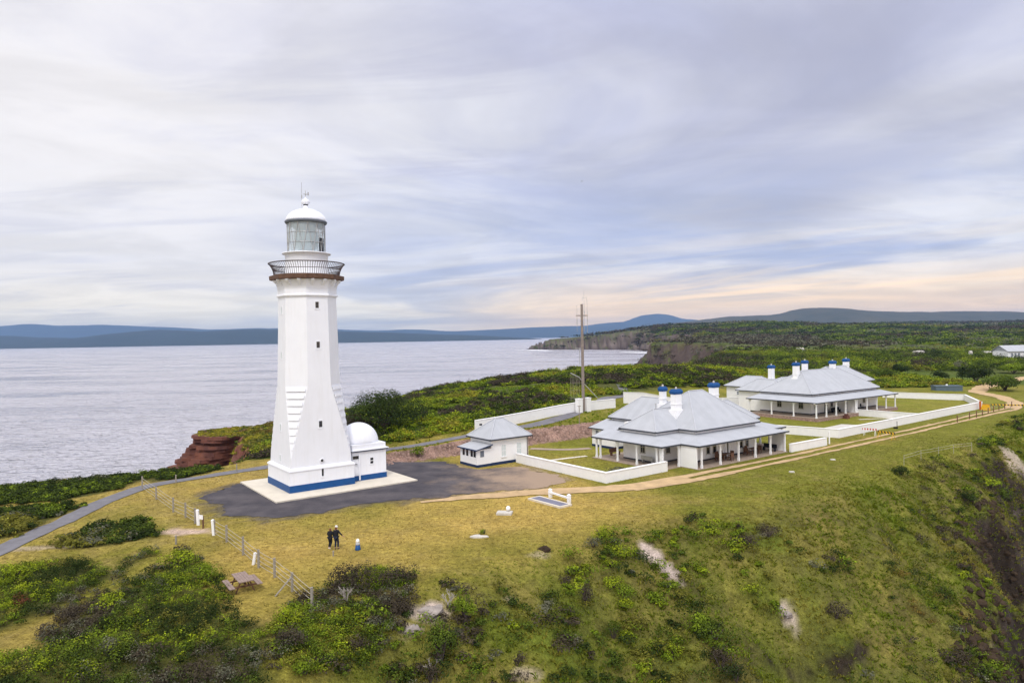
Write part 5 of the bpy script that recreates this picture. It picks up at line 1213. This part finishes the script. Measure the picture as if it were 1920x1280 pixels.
# ---- foam
def foam(label, pts, w, seed):
    o = ribbon('surf', pts, w, 'foam', 0, seed, .0, 3)
    me = o.data; me.vertices.foreach_get
    n = len(me.vertices); co = np.empty(n*3, np.float32); me.vertices.foreach_get('co', co); co = co.reshape(-1, 3)
    co[:, 2] = SEA+.25; co[:, :2] += np.stack([fbm(co[:, 0], co[:, 1], 12, seed), fbm(co[:, 0], co[:, 1], 12, seed+1)], 1)*6
    me.vertices.foreach_set('co', co.reshape(-1)); me.update()
    o['kind'] = 'stuff'; o['label'] = label; o['category'] = 'surf'
foam('breaking surf off the near rocky point in the bay', [G(1080, 691, SEA), G(1120, 686.5, SEA), G(1150, 686.5, SEA), G(1200, 690, SEA)], [3, 16, 20, 6], 501)
foam('thin line of foam at the tip of the far headland', [G(966, 657, SEA), G(990, 656, SEA), G(1030, 657.5, SEA)], [8, 40, 20], 503)
foam('foam under the far cliffs of the bay', [G(1165, 660, SEA), G(1200, 661, SEA), G(1228, 662, SEA)], [8, 30, 12], 505)
# ================================================================== MAST
def on_ground(px, py, zoff=0.):
    return sight(px, py)
mx, my = W(52.6, 15.9); mz = hz(mx, my)
ma = thing('radio_mast', 'tall timber radio mast with whip antennas behind the white boundary wall', 'mast', (mx, my, mz), 0)
MB().tube((0, 0, -.3), (0, 0, 17.2), .26, .2, 12).build('pole', 'mast', ma)
MB().box(-.95, .95, -.06, .06, 15.3, 15.45).build('crossarm', 'timber', ma)
for dx, z0, z1 in ((-.8, 12.8, 17.0), (.85, 12.6, 18.0), (.38, 12.8, 19.4)):
    MB().tube((dx, -.1, z0), (dx, -.1, z1), .03, .02, 6).tube((dx, -.1, (z0+z1)/2-1), (dx, -.1, (z0+z1)/2), .05, .05, 6).build('whip_antenna', 'metal', ma)
MB().tube((.1, -.1, 18.2), (.75, -.1, 18.2), .02, n=5).tube((.1, -.1, 17.8), (.1, -.1, 18.4), .02, n=5).tube((.75, -.1, 17.8), (.75, -.1, 18.4), .02, n=5).build('antenna_spreader', 'metal', ma)
MB().tube((-1.2, 0, 10.1), (0, 0, 10.1), .05, n=6).tube((-.45, 0, 7.6), (-.45, 0, 10.1), .05, n=6).build('side_antenna', 'metal', ma)
MB().tube((-2.0, 0, 6.2), (-.6, 0, 5.5), .07, n=6).tube((-.6, 0, 5.5), (.3, 0, 4.3), .07, n=6).tube((.3, 0, 4.3), (2.4, .2, 2.0), .06, n=6).build('brace', 'metal', ma)
dm_ = MB()
for i in range(7): dm_.tube((-1.9+.22*i, 0, 6.1-.09*i), (-2.1+.25*i, .3, 1.6), .014, n=4)
for z in (2.2, 3.4, 4.6): dm_.tube((-2.05, .2, z), (-.4, .2, z), .012, n=4)
dm_.build('hanging_wires', 'wire', ma)
for k, (px, py, w) in enumerate(((1087.5, 776, .85), (1104, 774, .85))):
    xx, yy = W(51.4+1.9*k, 15.6+.1*k); o = MB().box(-.45, .45, -.4, .4, -.3, 2.1).box(-.5, .5, -.45, .45, 2.1, 2.2).build('pier', 'wallwhite', loc=(xx, yy, hz(xx, yy)), rotz=TH)
    tag(o, ('white square pier left of the mast foot at the boundary wall', 'white square pier right of the mast foot at the boundary wall')[k], 'pier')
xx, yy = W(46.5, 10.2); o = MB().tube((0, 0, -.2), (0, 0, 2.9), .05, n=6).box(-.25, .25, -.03, .03, 2.75, 2.85).build('clothes_pole', 'mast', loc=(xx, yy, hz(xx, yy))); tag(o, 'thin dark pole standing on the bank behind the nearer cottage', 'pole')
# ================================================================== FENCE ON THE LEFT
def wire_fence(name, label, pts, h, post_w, m, wires, group=None, mw='wire', cat='fence'):
    x0, y0, z0 = pts[0][0], pts[0][1], hz(pts[0][0], pts[0][1])
    t = thing(name, label, cat, (x0, y0, z0), 0, group)
    P = [(p[0]-x0, p[1]-y0, hz(p[0], p[1])-z0) for p in pts]
    for i, p in enumerate(P):
        hh_ = h*random.uniform(.92, 1.08)
        MB().loft([[(post_w/2*math.cos(a), post_w/2*math.sin(a), z) for a in np.linspace(0, 2*math.pi, 7)[:-1]] for z in (-.3, hh_)]).build('post', m, t, loc=p)
    for k in range(wires):
        z = h*(.92-.25*k); w = MB()
        for a, b in zip(P[:-1], P[1:]):
            md = ((a[0]+b[0])/2, (a[1]+b[1])/2, (a[2]+b[2])/2+z-.03); w.tube((a[0], a[1], a[2]+z), md, .016, n=4).tube(md, (b[0], b[1], b[2]+z), .016, n=4)
        w.build('wire', mw, t)
    return t
def subdiv(a, b, n): return [(a[0]+(b[0]-a[0])*i/n, a[1]+(b[1]-a[1])*i/n) for i in range(n+1)]
FA = [G(267, 917), G(293, 936), G(325, 960), G(348, 970), G(366, 981)]
wire_fence('wire_fence', 'grey post and wire fence from the sealed path to the white gate posts', FA, 1.25, .17, 'oldpost', 4)
FB = [G(402, 1003), G(425, 1016), G(456, 1040), G(485, 1064), G(515, 1082), G(548, 1108), G(585, 1138)]
wire_fence('wire_fence', 'grey post and wire fence running from the gate posts past the picnic table', FB, 1.2, .17, 'oldpost', 4)
o = MB().tube((0, 0, .9), (-.75, -.75, 0), .05, n=6).build('fence_strut', 'oldpost', loc=(*G(548, 1108), 0)); tag(o, 'slanting timber strut propping the fence post nearest the scrub', 'strut')
def gpost(label, px, py, h, w, m, lean=0, name='gate_post'):
    xx, yy, z = on_ground(px, py)
    t = thing(name, label, 'post', (xx, yy, z), 0)
    t.rotation_euler = (0, lean, 0)
    MB().box(-w/2, w/2, -w/2, w/2, -.3, h).build('shaft', m, t)
    MB().loft([[(-w/2-.02, -w/2-.02, h), (w/2+.02, -w/2-.02, h), (w/2+.02, w/2+.02, h), (-w/2-.02, w/2+.02, h)], [(-w/4, -w/4, h+.08), (w/4, -w/4, h+.08), (w/4, w/4, h+.08), (-w/4, w/4, h+.08)]]).build('cap', m, t)
gpost('white square gate post, the one farther from the picnic table', 372, 984, 1.2, .19, 'white', -.05)
gpost('white square gate post, the one nearer the picnic table', 401, 1003, 1.15, .19, 'white', -.06)
gpost('leaning short white post in the fence above the picnic table', 475, 1058, .75, .16, 'white', .18, 'marker_post')
gpost('small dark post on the dry grass below the pale sandy patch', 330, 1020, .6, .1, 'oldpost', 0, 'marker_post')
gpost('thin grey post beside the sealed path near the sea', 330, 905, .8, .1, 'oldpost', 0, 'marker_post')
gpost('second thin grey post by the sealed path nearer the tower', 444, 884, .8, .1, 'oldpost', 0, 'marker_post')
gpost('tall thin white post between the two front garden walls', 1555, 832, 1.6, .14, 'white', 0, 'marker_post')
gpost('short peg in the lawn at the feet of the two people', 625, 1042, .3, .08, 'oldpost', 0, 'marker_post')
xx, yy, z = on_ground(381, 990)
t = thing('notice_board', 'small white notice on a dark red post between the gate posts', 'sign', (xx, yy, z), -.5)
MB().box(-.045, .045, -.045, .045, -.2, .95).build('post', 'redtimber', t); MB().box(-.42, .06, -.075, -.047, .72, 1.05).build('board', 'white', t)
# ================================================================== PICNIC TABLE
a = Vector((*G(434, 1075, .75), 0)); b = Vector((*G(449, 1091.5, .75), 0)); c = Vector((*G(475, 1086, .75), 0)); cen = (a+c)/2
d = (b-a).normalized(); ang = math.atan2(d.y, d.x)
pt_ = thing('picnic_table', 'weathered timber picnic table with two benches near the fence', 'picnic table', (cen.x, cen.y, hz(cen.x, cen.y)), ang)
Lh = .95; tp = MB()
for i in range(5): tp.box(-Lh, Lh, -.40+.163*i, -.40+.163*i+.15, .70, .745)
tp.build('tabletop', 'timber', pt_)
for s_ in (-1, 1):
    bn = MB()
    for i in range(2): bn.box(-Lh, Lh, s_*.78-.16+.165*i, s_*.78-.16+.165*i+.15, .41, .45)
    bn.build('bench', 'timber', pt_)
for s_ in (-.6, .6):
    lg = MB().box(s_-.04, s_+.04, -.36, .36, .62, .699).box(s_-.045, s_+.045, -.85, .85, .33, .409)
    lg.build('frame', 'redtimber', pt_)
    for q in (-1, 1): MB().tube((s_, q*.25, .66), (s_, q*.55, -.05), .05, n=4).build('leg', 'redtimber', pt_)
MB().box(-.9, .9, -.03, .03, .45, .6).build('stretcher', 'redtimber', pt_)
# ================================================================== PEOPLE
def skin(name, V, E, R, m, parent, root=0, sub=2):
    me = bpy.data.meshes.new(name); me.from_pydata(V, E, []); me.update()
    o = bpy.data.objects.new(name, me); COL.objects.link(o)
    me.materials.append(M[m])
    md = o.modifiers.new('skin', 'SKIN'); md.use_smooth_shade = True
    for i, s in enumerate(me.skin_vertices[0].data):
        s.radius = R[i] if hasattr(R[i], '__len__') else (R[i], R[i]); s.use_root = (i == root)
    o.modifiers.new('sub', 'SUBSURF').levels = sub; o.modifiers['sub'].render_levels = sub
    if parent: o.parent = parent
    return o
def chainmesh(chains):
    V = []; E = []; R = []; ix = {}
    for ch in chains:
        prev = None
        for p, r_ in ch:
            k = tuple(round(q, 4) for q in p)
            if k not in ix: ix[k] = len(V); V.append(p); R.append(r_)
            i = ix[k]
            if prev is not None and prev != i: E.append((prev, i))
            prev = i
    return V, E, R
def person(label, xy, rot, H, lean, arms, legs, top, bottom, shoe, hairm, hat=None):
    s = H/1.75; x, y = xy; t = thing('person', label, 'person', (x, y, hz(x, y)), rot, 'two people on the lawn')
    q = lambda p: (p[0]*s+lean*p[2]*s*.12, p[1]*s, p[2]*s)
    pel = q((0, 0, .95)); wa = q((0, 0, 1.10)); ch = q((0, .0, 1.32)); nk = q((0, .02, 1.47)); hd = q((0, .03, 1.56)); ht = q((0, .03, 1.68))
    chains = [[(pel, .13*s), (wa, .12*s), (ch, (.15*s, .11*s)), (nk, .055*s), (hd, (.075*s, .085*s)), (ht, (.065*s, .075*s))]]
    nose = q((.0, .13, 1.575)); chains.append([(hd, (.075*s, .085*s)), (nose, .014*s)])
    for sx in (-1, 1): chains.append([(hd, (.075*s, .085*s)), (q((sx*.088, .03, 1.58)), .016*s)])
    sl = []; lgs = []
    for sx, (el, wr) in zip((-1, 1), arms):
        sh = q((sx*.17, 0, 1.40)); e = q(el); w = q(wr)
        dv = (Vector(w)-Vector(e)).normalized(); palm = tuple(Vector(w)+dv*.06*s)
        chains.append([(ch, (.15*s, .11*s)), (sh, .06*s), (e, .045*s), (w, .028*s), (palm, (.035*s, .018*s))])
        sd_ = dv.orthogonal().normalized()
        for k in range(4):
            f0 = Vector(palm)+sd_*(k-1.5)*.018*s; l = (.055, .068, .063, .048)[k]*s
            chains.append([(palm, (.035*s, .018*s)), (tuple(f0+dv*.03*s), .0095*s), (tuple(f0+dv*(.03*s+l*.6)), .009*s), (tuple(f0+dv*(.03*s+l)+Vector((0, .012*s, 0))), .008*s)])
        chains.append([(w, .028*s), (tuple(Vector(w)+sd_*.035*s+dv*.03*s), .011*s), (tuple(Vector(w)+sd_*.045*s+dv*.07*s), .009*s)])
        sl.append([(ch, (.19*s, .145*s)), (sh, .085*s), (e, .066*s), (tuple(Vector(e)*.15+Vector(w)*.85), .042*s)])
    for sx, (kn, an, to) in zip((-1, 1), legs):
        hp = q((sx*.09, 0, .90)); k_, a_, t_ = q(kn), q(an), q(to)
        chains.append([(pel, .13*s), (hp, .085*s), (k_, .055*s), (a_, .038*s), (t_, .035*s)])
        lgs.append([(pel, .155*s), (hp, .11*s), (k_, .08*s), (tuple(Vector(k_)*.1+Vector(a_)*.9), .052*s)])
        sh_ = MB(); av = Vector(a_); tv = Vector(t_)
        skin('shoe', *chainmesh([[(tuple(av+(av-tv)*.3-Vector((0, 0, .035*s))), .042*s), (tuple(av*.5+tv*.5-Vector((0, 0, .03*s))), .046*s), (tuple(tv-Vector((0, 0, .01*s))), .04*s)]]), shoe, t)
    skin('body', *chainmesh(chains), 'skin', t)
    skin('jacket', *chainmesh([[(q((0, 0, .88)), .17*s), (wa, .16*s), (ch, (.19*s, .145*s)), (q((0, .015, 1.44)), .085*s), (q((0, .02, 1.50)), .07*s)]]+sl), top, t, 1)
    skin('trousers', *chainmesh(lgs), bottom, t)
    skin('hair', *chainmesh([[(q((0, -.05, 1.46)), .05*s), (q((0, -.045, 1.53)), .07*s), (q((0, -.02, 1.62)), (.092*s, .095*s)), (q((0, .01, 1.70)), .07*s)]]), hairm, t)
    if hat: MB().lathe([(.10*s, 1.655*s), (.105*s, 1.70*s), (.085*s, 1.76*s), (.03*s, 1.785*s)], 16, (0, .02*s)).lathe([(.13*s, 1.655*s), (.13*s, 1.665*s)], 16, (0, .05*s)).build('hat', hat, t, True).location = (lean*1.7*s*.12, 0, 0)
px1, px2 = G(630.5, 1029), G(618.5, 1028.5)
person('taller person in a white cap, black jacket and dark jeans holding one arm out', px1, -.35, 1.66, .12,
       [((-.24, .02, 1.15), (-.22, .10, .92)), ((.33, .02, 1.20), (.50, .14, 1.00))], [((-.08, .05, .5), (-.08, -.02, .08), (-.09, .14, .035)), ((.09, .12, .5), (.10, .08, .08), (.11, .24, .035))], 'black', 'jeans', 'black', 'hair', 'whitecloth')
person('shorter person with auburn hair in black clothes and white shoes, walking close beside', px2, -.2, 1.52, .35,
       [((-.25, .05, 1.15), (-.20, .20, 1.0)), ((.25, .04, 1.15), (.22, .22, 1.02))], [((-.10, .16, .5), (-.12, .04, .08), (-.12, .20, .035)), ((.10, .06, .52), (.10, -.22, .16), (.10, -.12, .06))], 'black', 'black', 'whitecloth', 'hair')
# ================================================================== SMALL THINGS ON THE LAWN
xx, yy, z = on_ground(671, 1030)
t = thing('bollard', 'knee-high blue and white bollard on the lawn beside the two people', 'bollard', (xx, yy, z))
MB().lathe([(.2, -.05), (.2, .1), (.17, .14), (.16, .34)], 20).build('base', 'blue', t, True)
MB().lathe([(.15, .34), (.14, .5)], 20).build('band', 'steel', t, True)
MB().lathe([(.13, .5), (.13, .62), (.11, .7), (.06, .76), (.01, .78)], 20).build('top', 'white', t, True)
# slab with a small white post
xx, yy, z = on_ground(946, 963)
o = MB().box(-.65, .65, -.45, .45, -.1, .16).box(-.6, .6, -.4, .4, .16, .19).build('concrete_cover', 'slab', loc=(xx, yy, z), rotz=-.15); tag(o, 'pale rectangular concrete cover slab in the lawn beside a small white post', 'slab')
xx, yy, z = on_ground(953, 962)
t = thing('marker_post', 'stubby white post with a rounded head behind the concrete cover slab', 'post', (xx, yy, z)); MB().box(-.07, .07, -.07, .07, -.1, .28).build('stem', 'pale', t); MB().lathe([(.05, .26), (.17, .3), (.19, .42), (.15, .56), (.05, .62)], 14).build('head', 'white', t, True)
xx, yy, z = on_ground(899, 1006)
o = MB().prism([(-.75, -.05), (-.5, -.32), (.1, -.36), (.72, -.18), (.6, .05), (.05, .18), (.0, .38), (-.35, .34)], -.1, .09, .94).build('slab', 'slab', loc=(xx, yy, z)); tag(o, 'irregular white slab lying in the lawn with a plant at its edge', 'slab')
fx, fy = W(16.7, -18.4)
t = thing('inspection_panel', 'long grey panel in a pale frame set low in the lawn', 'panel', (fx, fy, 0), TH-math.pi/2+.03)
MB().box(-2.15, 2.15, -.72, -.52, -.1, .16).box(-2.15, 2.15, .52, .72, -.1, .16).box(-2.15, -1.98, -.52, .52, -.1, .158).box(1.98, 2.15, -.52, .52, -.1, .158).build('frame', 'pale', t); MB().box(-1.98, 1.98, -.52, .52, -.1, .14).build('panel', 'panel', t)
p0 = Vector(on_ground(1032, 932)); p1 = Vector(on_ground(1067, 943)); dv = p1-p0
t = thing('hitching_rail', 'white two-post rail standing behind the long grey panel', 'rail', p0, math.atan2(dv.y, dv.x)); L_ = dv.length
for k in (0, L_): MB().box(k-.13, k+.13, -.13, .13, -.2, .72).loft([[(k-.15, -.15, .72), (k+.15, -.15, .72), (k+.15, .15, .72), (k-.15, .15, .72)], [(k-.05, -.05, .82), (k+.05, -.05, .82), (k+.05, .05, .82), (k-.05, .05, .82)]]).build('post', 'white', t)
MB().box(-.15, L_+.45, -.15, -.131, .42, .54).box(.131, L_-.131, -.05, .05, .42, .54).build('rail', 'white', t)
# ================================================================== BARRIERS AND POSTS BY THE TRACK
def barrier(label, pa, pb, m, hh_, two=True):
    a = Vector(on_ground(*pa)); b = Vector(on_ground(*pb)); dv = b-a; L_ = dv.length
    t = thing('safety_barrier', label, 'barrier', a, math.atan2(dv.y, dv.x))
    MB().box(0, L_, -.03, .03, hh_-.25, hh_).build('board', m, t)
    for k in (.25, L_-.25):
        for q in (-1, 1): MB().tube((k, 0, hh_-.05), (k, q*.35, 0), .03, n=5).build('leg', 'yellow' if m == 'hazard' else 'white', t)
barrier('red and white barrier board in front of the garden wall', (1617, 815), (1645, 817), 'redwhite', 1.0)
barrier('yellow and black barrier board beside the track', (1646, 820), (1678, 825), 'hazard', 1.0)
a = Vector(on_ground(1840, 768)); b = Vector(on_ground(1857, 769)); dv = b-a; L_ = dv.length
t = thing('plastic_barrier', 'yellow plastic road barrier at the end of the long white wall', 'barrier', a, math.atan2(dv.y, dv.x))
MB().prism([(0, -.28), (L_, -.28), (L_, .28), (0, .28)], 0, 1.0, .75).build('body', 'yellow', t); MB().box(.1, L_-.1, -.12, .12, 1.0, 1.06).build('lip', 'orange', t)
xx, yy, z = on_ground(1838, 768); o = MB().box(-.12, .12, -.12, .12, 0, 1.5).box(-.16, .16, -.16, .16, 1.5, 1.6).build('marker_post', 'orange', loc=(xx, yy, z)); tag(o, 'orange post against the end of the long white wall', 'post')
a = Vector(on_ground(1858, 769)); b = Vector(on_ground(1932, 771)); dv = b-a; L_ = dv.length
t = thing('barrier_tape', 'yellow and black striped barrier tape across the track at right', 'barrier', a, math.atan2(dv.y, dv.x))
MB().box(0, L_, -.01, .01, .95, 1.15).build('tape', 'hazard', t)
for k in (.02, L_*.5, L_): MB().tube((k, .05, -.2), (k, .05, 1.2), .04, n=6).build('post', 'oldpost', t)
FC = [on_ground(px, py)[:2] for px, py in ((1795, 792), (1818, 786), (1831, 783), (1842, 779), (1853, 776), (1863, 772), (1873, 769), (1884, 767), (1897, 763))]
wire_fence('post_fence', 'row of brown posts with a rail along the seaward side of the track', FC, 1.1, .16, 'redtimber', 2)
FD = [on_ground(px, py)[:2] for px, py in ((1695, 872), (1727, 862), (1760, 856), (1788, 850), (1822, 846))]
wire_fence('electric_fence', 'thin pale wire fence on the grass above the right-hand slope', FD, 1.2, .05, 'wire', 2)
xx, yy, z = on_ground(1682, 803); t = thing('tap_post', 'thin dark standpipe in front of the long white wall', 'standpipe', (xx, yy, z)); MB().tube((0, 0, 0), (0, 0, 1.1), .04, n=6).build('pipe', 'black', t); MB().box(-.45, .02, -.2, .2, 0, .22).build('box', 'black', t)
for (px, py, lab) in ((1561, 862, 'small white marker stone in the grass below the track'), (1484, 885, 'second white marker stone in the grass, nearer the cottage')):
    xx, yy, z = on_ground(px, py); o = MB().prism([(-.3, -.18), (.3, -.22), (.34, .15), (-.25, .2)], -.1, .12, .8).build('marker_stone', 'slab', loc=(xx, yy, z)); tag(o, lab, 'stone')
# ================================================================== VERANDAH FURNITURE
def table_set(label, u, v, z, L_=1.6, root=None):
    t = site('patio_table', label, 'table', u, v, z)
    MB().box(-L_/2, L_/2, -.42, .42, .70, .74).build('tabletop', 'redtimber', t)
    for sx in (-1, 1):
        for sy in (-1, 1): MB().box(sx*(L_/2-.12)-.04, sx*(L_/2-.12)+.04, sy*.32-.04, sy*.32+.04, 0, .7).build('leg', 'redtimber', t)
def chair(label, u, v, z, rot, m='redtimber', group=None):
    t = site('patio_chair', label, 'chair', u, v, z, rot, group)
    MB().box(-.25, .25, -.25, .25, .42, .46).build('seat', m, t); MB().box(-.25, .25, .21, .25, .46, .95).build('backrest', m, t)
    for sx in (-.22, .22):
        for sy in (-.22, .22): MB().box(sx-.025, sx+.025, sy-.025, sy+.025, 0, .42).build('leg', m, t)
    for sx in (-.27, .27): MB().box(sx-.03, sx+.03, -.25, .2, .62, .66).build('armrest', m, t)
g = 'timber chairs on the nearer verandah'
table_set('brown timber table on the nearer verandah, left of the door', 44.9, -16.4, .09)
for du, dv_, rt, lb in ((-1.15, .1, math.pi/2, 'brown chair at the left end of the left verandah table'), (-.4, .62, 0, 'brown chair between the left verandah table and the wall, left one'), (.45, .65, 0, 'brown chair between the left verandah table and the wall, right one'), (.1, -.72, math.pi, 'brown chair on the lawn side of the left verandah table'), (1.15, 0, -math.pi/2, 'brown chair at the right end of the left verandah table')):
    chair(lb, 44.9+du, -16.4+dv_, .09, rt, group=g)
table_set('brown timber table on the nearer verandah, right of the door', 50.6, -16.3, .09)
for du, dv_, rt, lb in ((-1.2, .1, math.pi/2, 'dark brown chair at the left end of the right verandah table'), (-.2, .65, 0, 'dark brown chair behind the right verandah table'), (1.15, 0, -math.pi/2, 'dark brown chair at the right end of the right verandah table')):
    chair(lb, 50.6+du, -16.3+dv_, .09, rt, group=g)
def bench(label, u, v, z, rot, L_, m):
    t = site('bench', label, 'bench', u, v, z, rot); MB().box(-L_/2, L_/2, -.2, .2, .40, .45).build('seat', m, t); MB().box(-L_/2, L_/2, .17, .21, .45, .85).build('backrest', m, t)
    for k in (-L_/2+.15, L_/2-.15): MB().box(k-.04, k+.04, -.18, .18, 0, .4).build('leg', m, t)
bench('grey bench on the left side verandah of the nearer cottage', 36.8, -11.9, .09, math.pi/2, 1.7, 'metal')
bench('low brown bench behind the left verandah posts of the nearer cottage', 38.0, -5.5, .09, 0, 1.6, 'redtimber')
bench('dark bench by the right end screen of the nearer verandah', 54.2, -16.2, .09, -math.pi/2, 1.8, 'black')
bB = Vector((hB.location.x, hB.location.y, 0)); rB = hB.rotation_euler.z
def onB(x, y): return toUV(bB.x+x*math.cos(rB)-y*math.sin(rB), bB.y+x*math.sin(rB)+y*math.cos(rB))
bench('long black bench on the farther verandah, left of the end screen', *onB(10.4, 2.6), .55, -.03, 2.6, 'black')
chair('black chair beside the long bench on the farther verandah', *onB(7.6, 2.4), .55, 0, 'black')
bench('black bench on the farther verandah, right of the end screen', *onB(14.6, 2.4), .55, -.03, 2.2, 'black')
chair('black chair near the right end of the farther verandah', *onB(18.6, 2.4), .55, 0, 'black')
chair('second black chair near the right end of the farther verandah', *onB(16.6, 2.3), .55, 0, 'black')
xx, yy = W(*onB(7.4, -.9)); o = MB().prism([(-.5, -.4), (.5, -.4), (.5, .4), (-.5, .4)], 0, .55, .8).box(-.3, .3, -.2, .2, .55, .8).build('steps_box', 'redrock', loc=(xx, yy, 0), rotz=TH); tag(o, 'reddish box against the stone terrace of the farther cottage', 'box')
xx, yy, z = on_ground(1411, 760); t = thing('hose_reel', 'red fire hose reel on a post by the farther cottage side wall', 'hose reel', (xx, yy, z)); MB().tube((0, 0, 0), (0, 0, 1.6), .06, n=6).build('post', 'red', t); MB().box(-.35, .35, -.15, .15, 1.0, 1.7).build('cabinet', 'red', t)
# ================================================================== FAR THINGS
xx, yy, z = on_ground(1800, 733)
t = thing('water_tank', 'long low grey-blue tank in the grass behind the farther cottage', 'tank', (xx-2.2, yy+1.5, z), -.1)
MB().box(-3.0, 3.0, -1.2, 1.2, 0, 1.15).build('tank_body', 'tank', t); MB().box(-3.1, 3.1, -1.3, 1.3, 1.15, 1.28).build('lid', 'tank', t); MB().lathe([(.22, 1.28), (.22, 1.5), (.1, 1.58)], 12).build('hatch', 'white', t)
sx_, sy_ = 212, 292; sz = hz(sx_, sy_)
t = thing('shed', 'white gabled shed with a grey roof at the far right edge', 'shed', (sx_, sy_, sz), .12)
MB().box(0, 14, 0, 8, -.5, 4.2).build('wall', 'white', t)
MB().slab([(-.5, -.6, 4.1), (14.5, -.6, 4.1), (14.5, 4, 6.6), (-.5, 4, 6.6)], .12).slab([(-.5, 4, 6.6), (14.5, 4, 6.6), (14.5, 8.6, 4.1), (-.5, 8.6, 4.1)], .12).add([(0, 0, 4.2), (0, 8, 4.2), (0, 4, 6.5), (14, 0, 4.2), (14, 8, 4.2), (14, 4, 6.5)], [(0, 2, 1), (3, 4, 5)]).build('roof', 'roof', t)
for x in (2.0, 3.6, 5.2): window_part(t, x, 0, 2.5, 1.0, 1.6, '-y', 'greywall')
for (px, py, lab, w, h) in ((1722, 669, 'small white curved-roof hut in the scrub, left of the shed', 4.6, 1.9), (1848, 668, 'flat white roof low in the scrub beside the shed', 4.5, 1.2), (1820, 672, 'small upright white tank in the scrub left of the shed', 1.3, 2.2), (1704, 604, 'tiny white building on the far wooded skyline', 9, 9), (1500, 660, 'tiny white roof in the scrub above the farther cottage', 4, 1.4), (1466, 698, 'small white cover in the grass behind the farther cottage chimneys', 1.8, .6)):
    xx, yy, z = on_ground(px, py)
    t = thing('outbuilding', lab, 'outbuilding', (xx, yy, z), .3)
    hh_ = h+(1.5 if yy > 150 else 0)
    MB().box(-w/2, w/2, -w*.35, w*.35, -.5, hh_*.6).build('wall', 'white', t)
    MB().loft([[(-w/2-.1, w*.4*math.cos(a), hh_*.6+hh_*.4*math.sin(a)) for a in np.linspace(0, math.pi, 9)], [(w/2+.1, w*.4*math.cos(a), hh_*.6+hh_*.4*math.sin(a)) for a in np.linspace(0, math.pi, 9)]]).build('roof', 'slab', t)
bx_, bz_ = 1091, 340
a_ = (bx_-960)/FPX; b_ = -(bz_-640)/FPX; dd_ = [a_*_R[i]+b_*_U[i]+_F[i] for i in range(3)]; k_ = 150/dd_[1]
bd = thing('bird', 'tiny dark bird flying in front of the clouds', 'bird', (dd_[0]*k_, 150, HC+dd_[2]*k_), .6)
MB().loft([[(.02*math.cos(t), y, .02*math.sin(t)) for t in np.linspace(0, 6.28, 7)[:-1]] if abs(y) > .15 else [(.055*math.cos(t), y, .05*math.sin(t)) for t in np.linspace(0, 6.28, 7)[:-1]] for y in (-.2, -.1, 0, .1, .2)]).build('body', 'bird', bd, True)
for s_ in (-1, 1): MB().add([(s_*.03, -.06, .02), (s_*.03, .08, .02), (s_*.2, .06, .1), (s_*.36, -.06, .04), (s_*.2, -.06, .1)], [(0, 1, 2, 4), (4, 2, 3)]).build('wing', 'bird', bd)
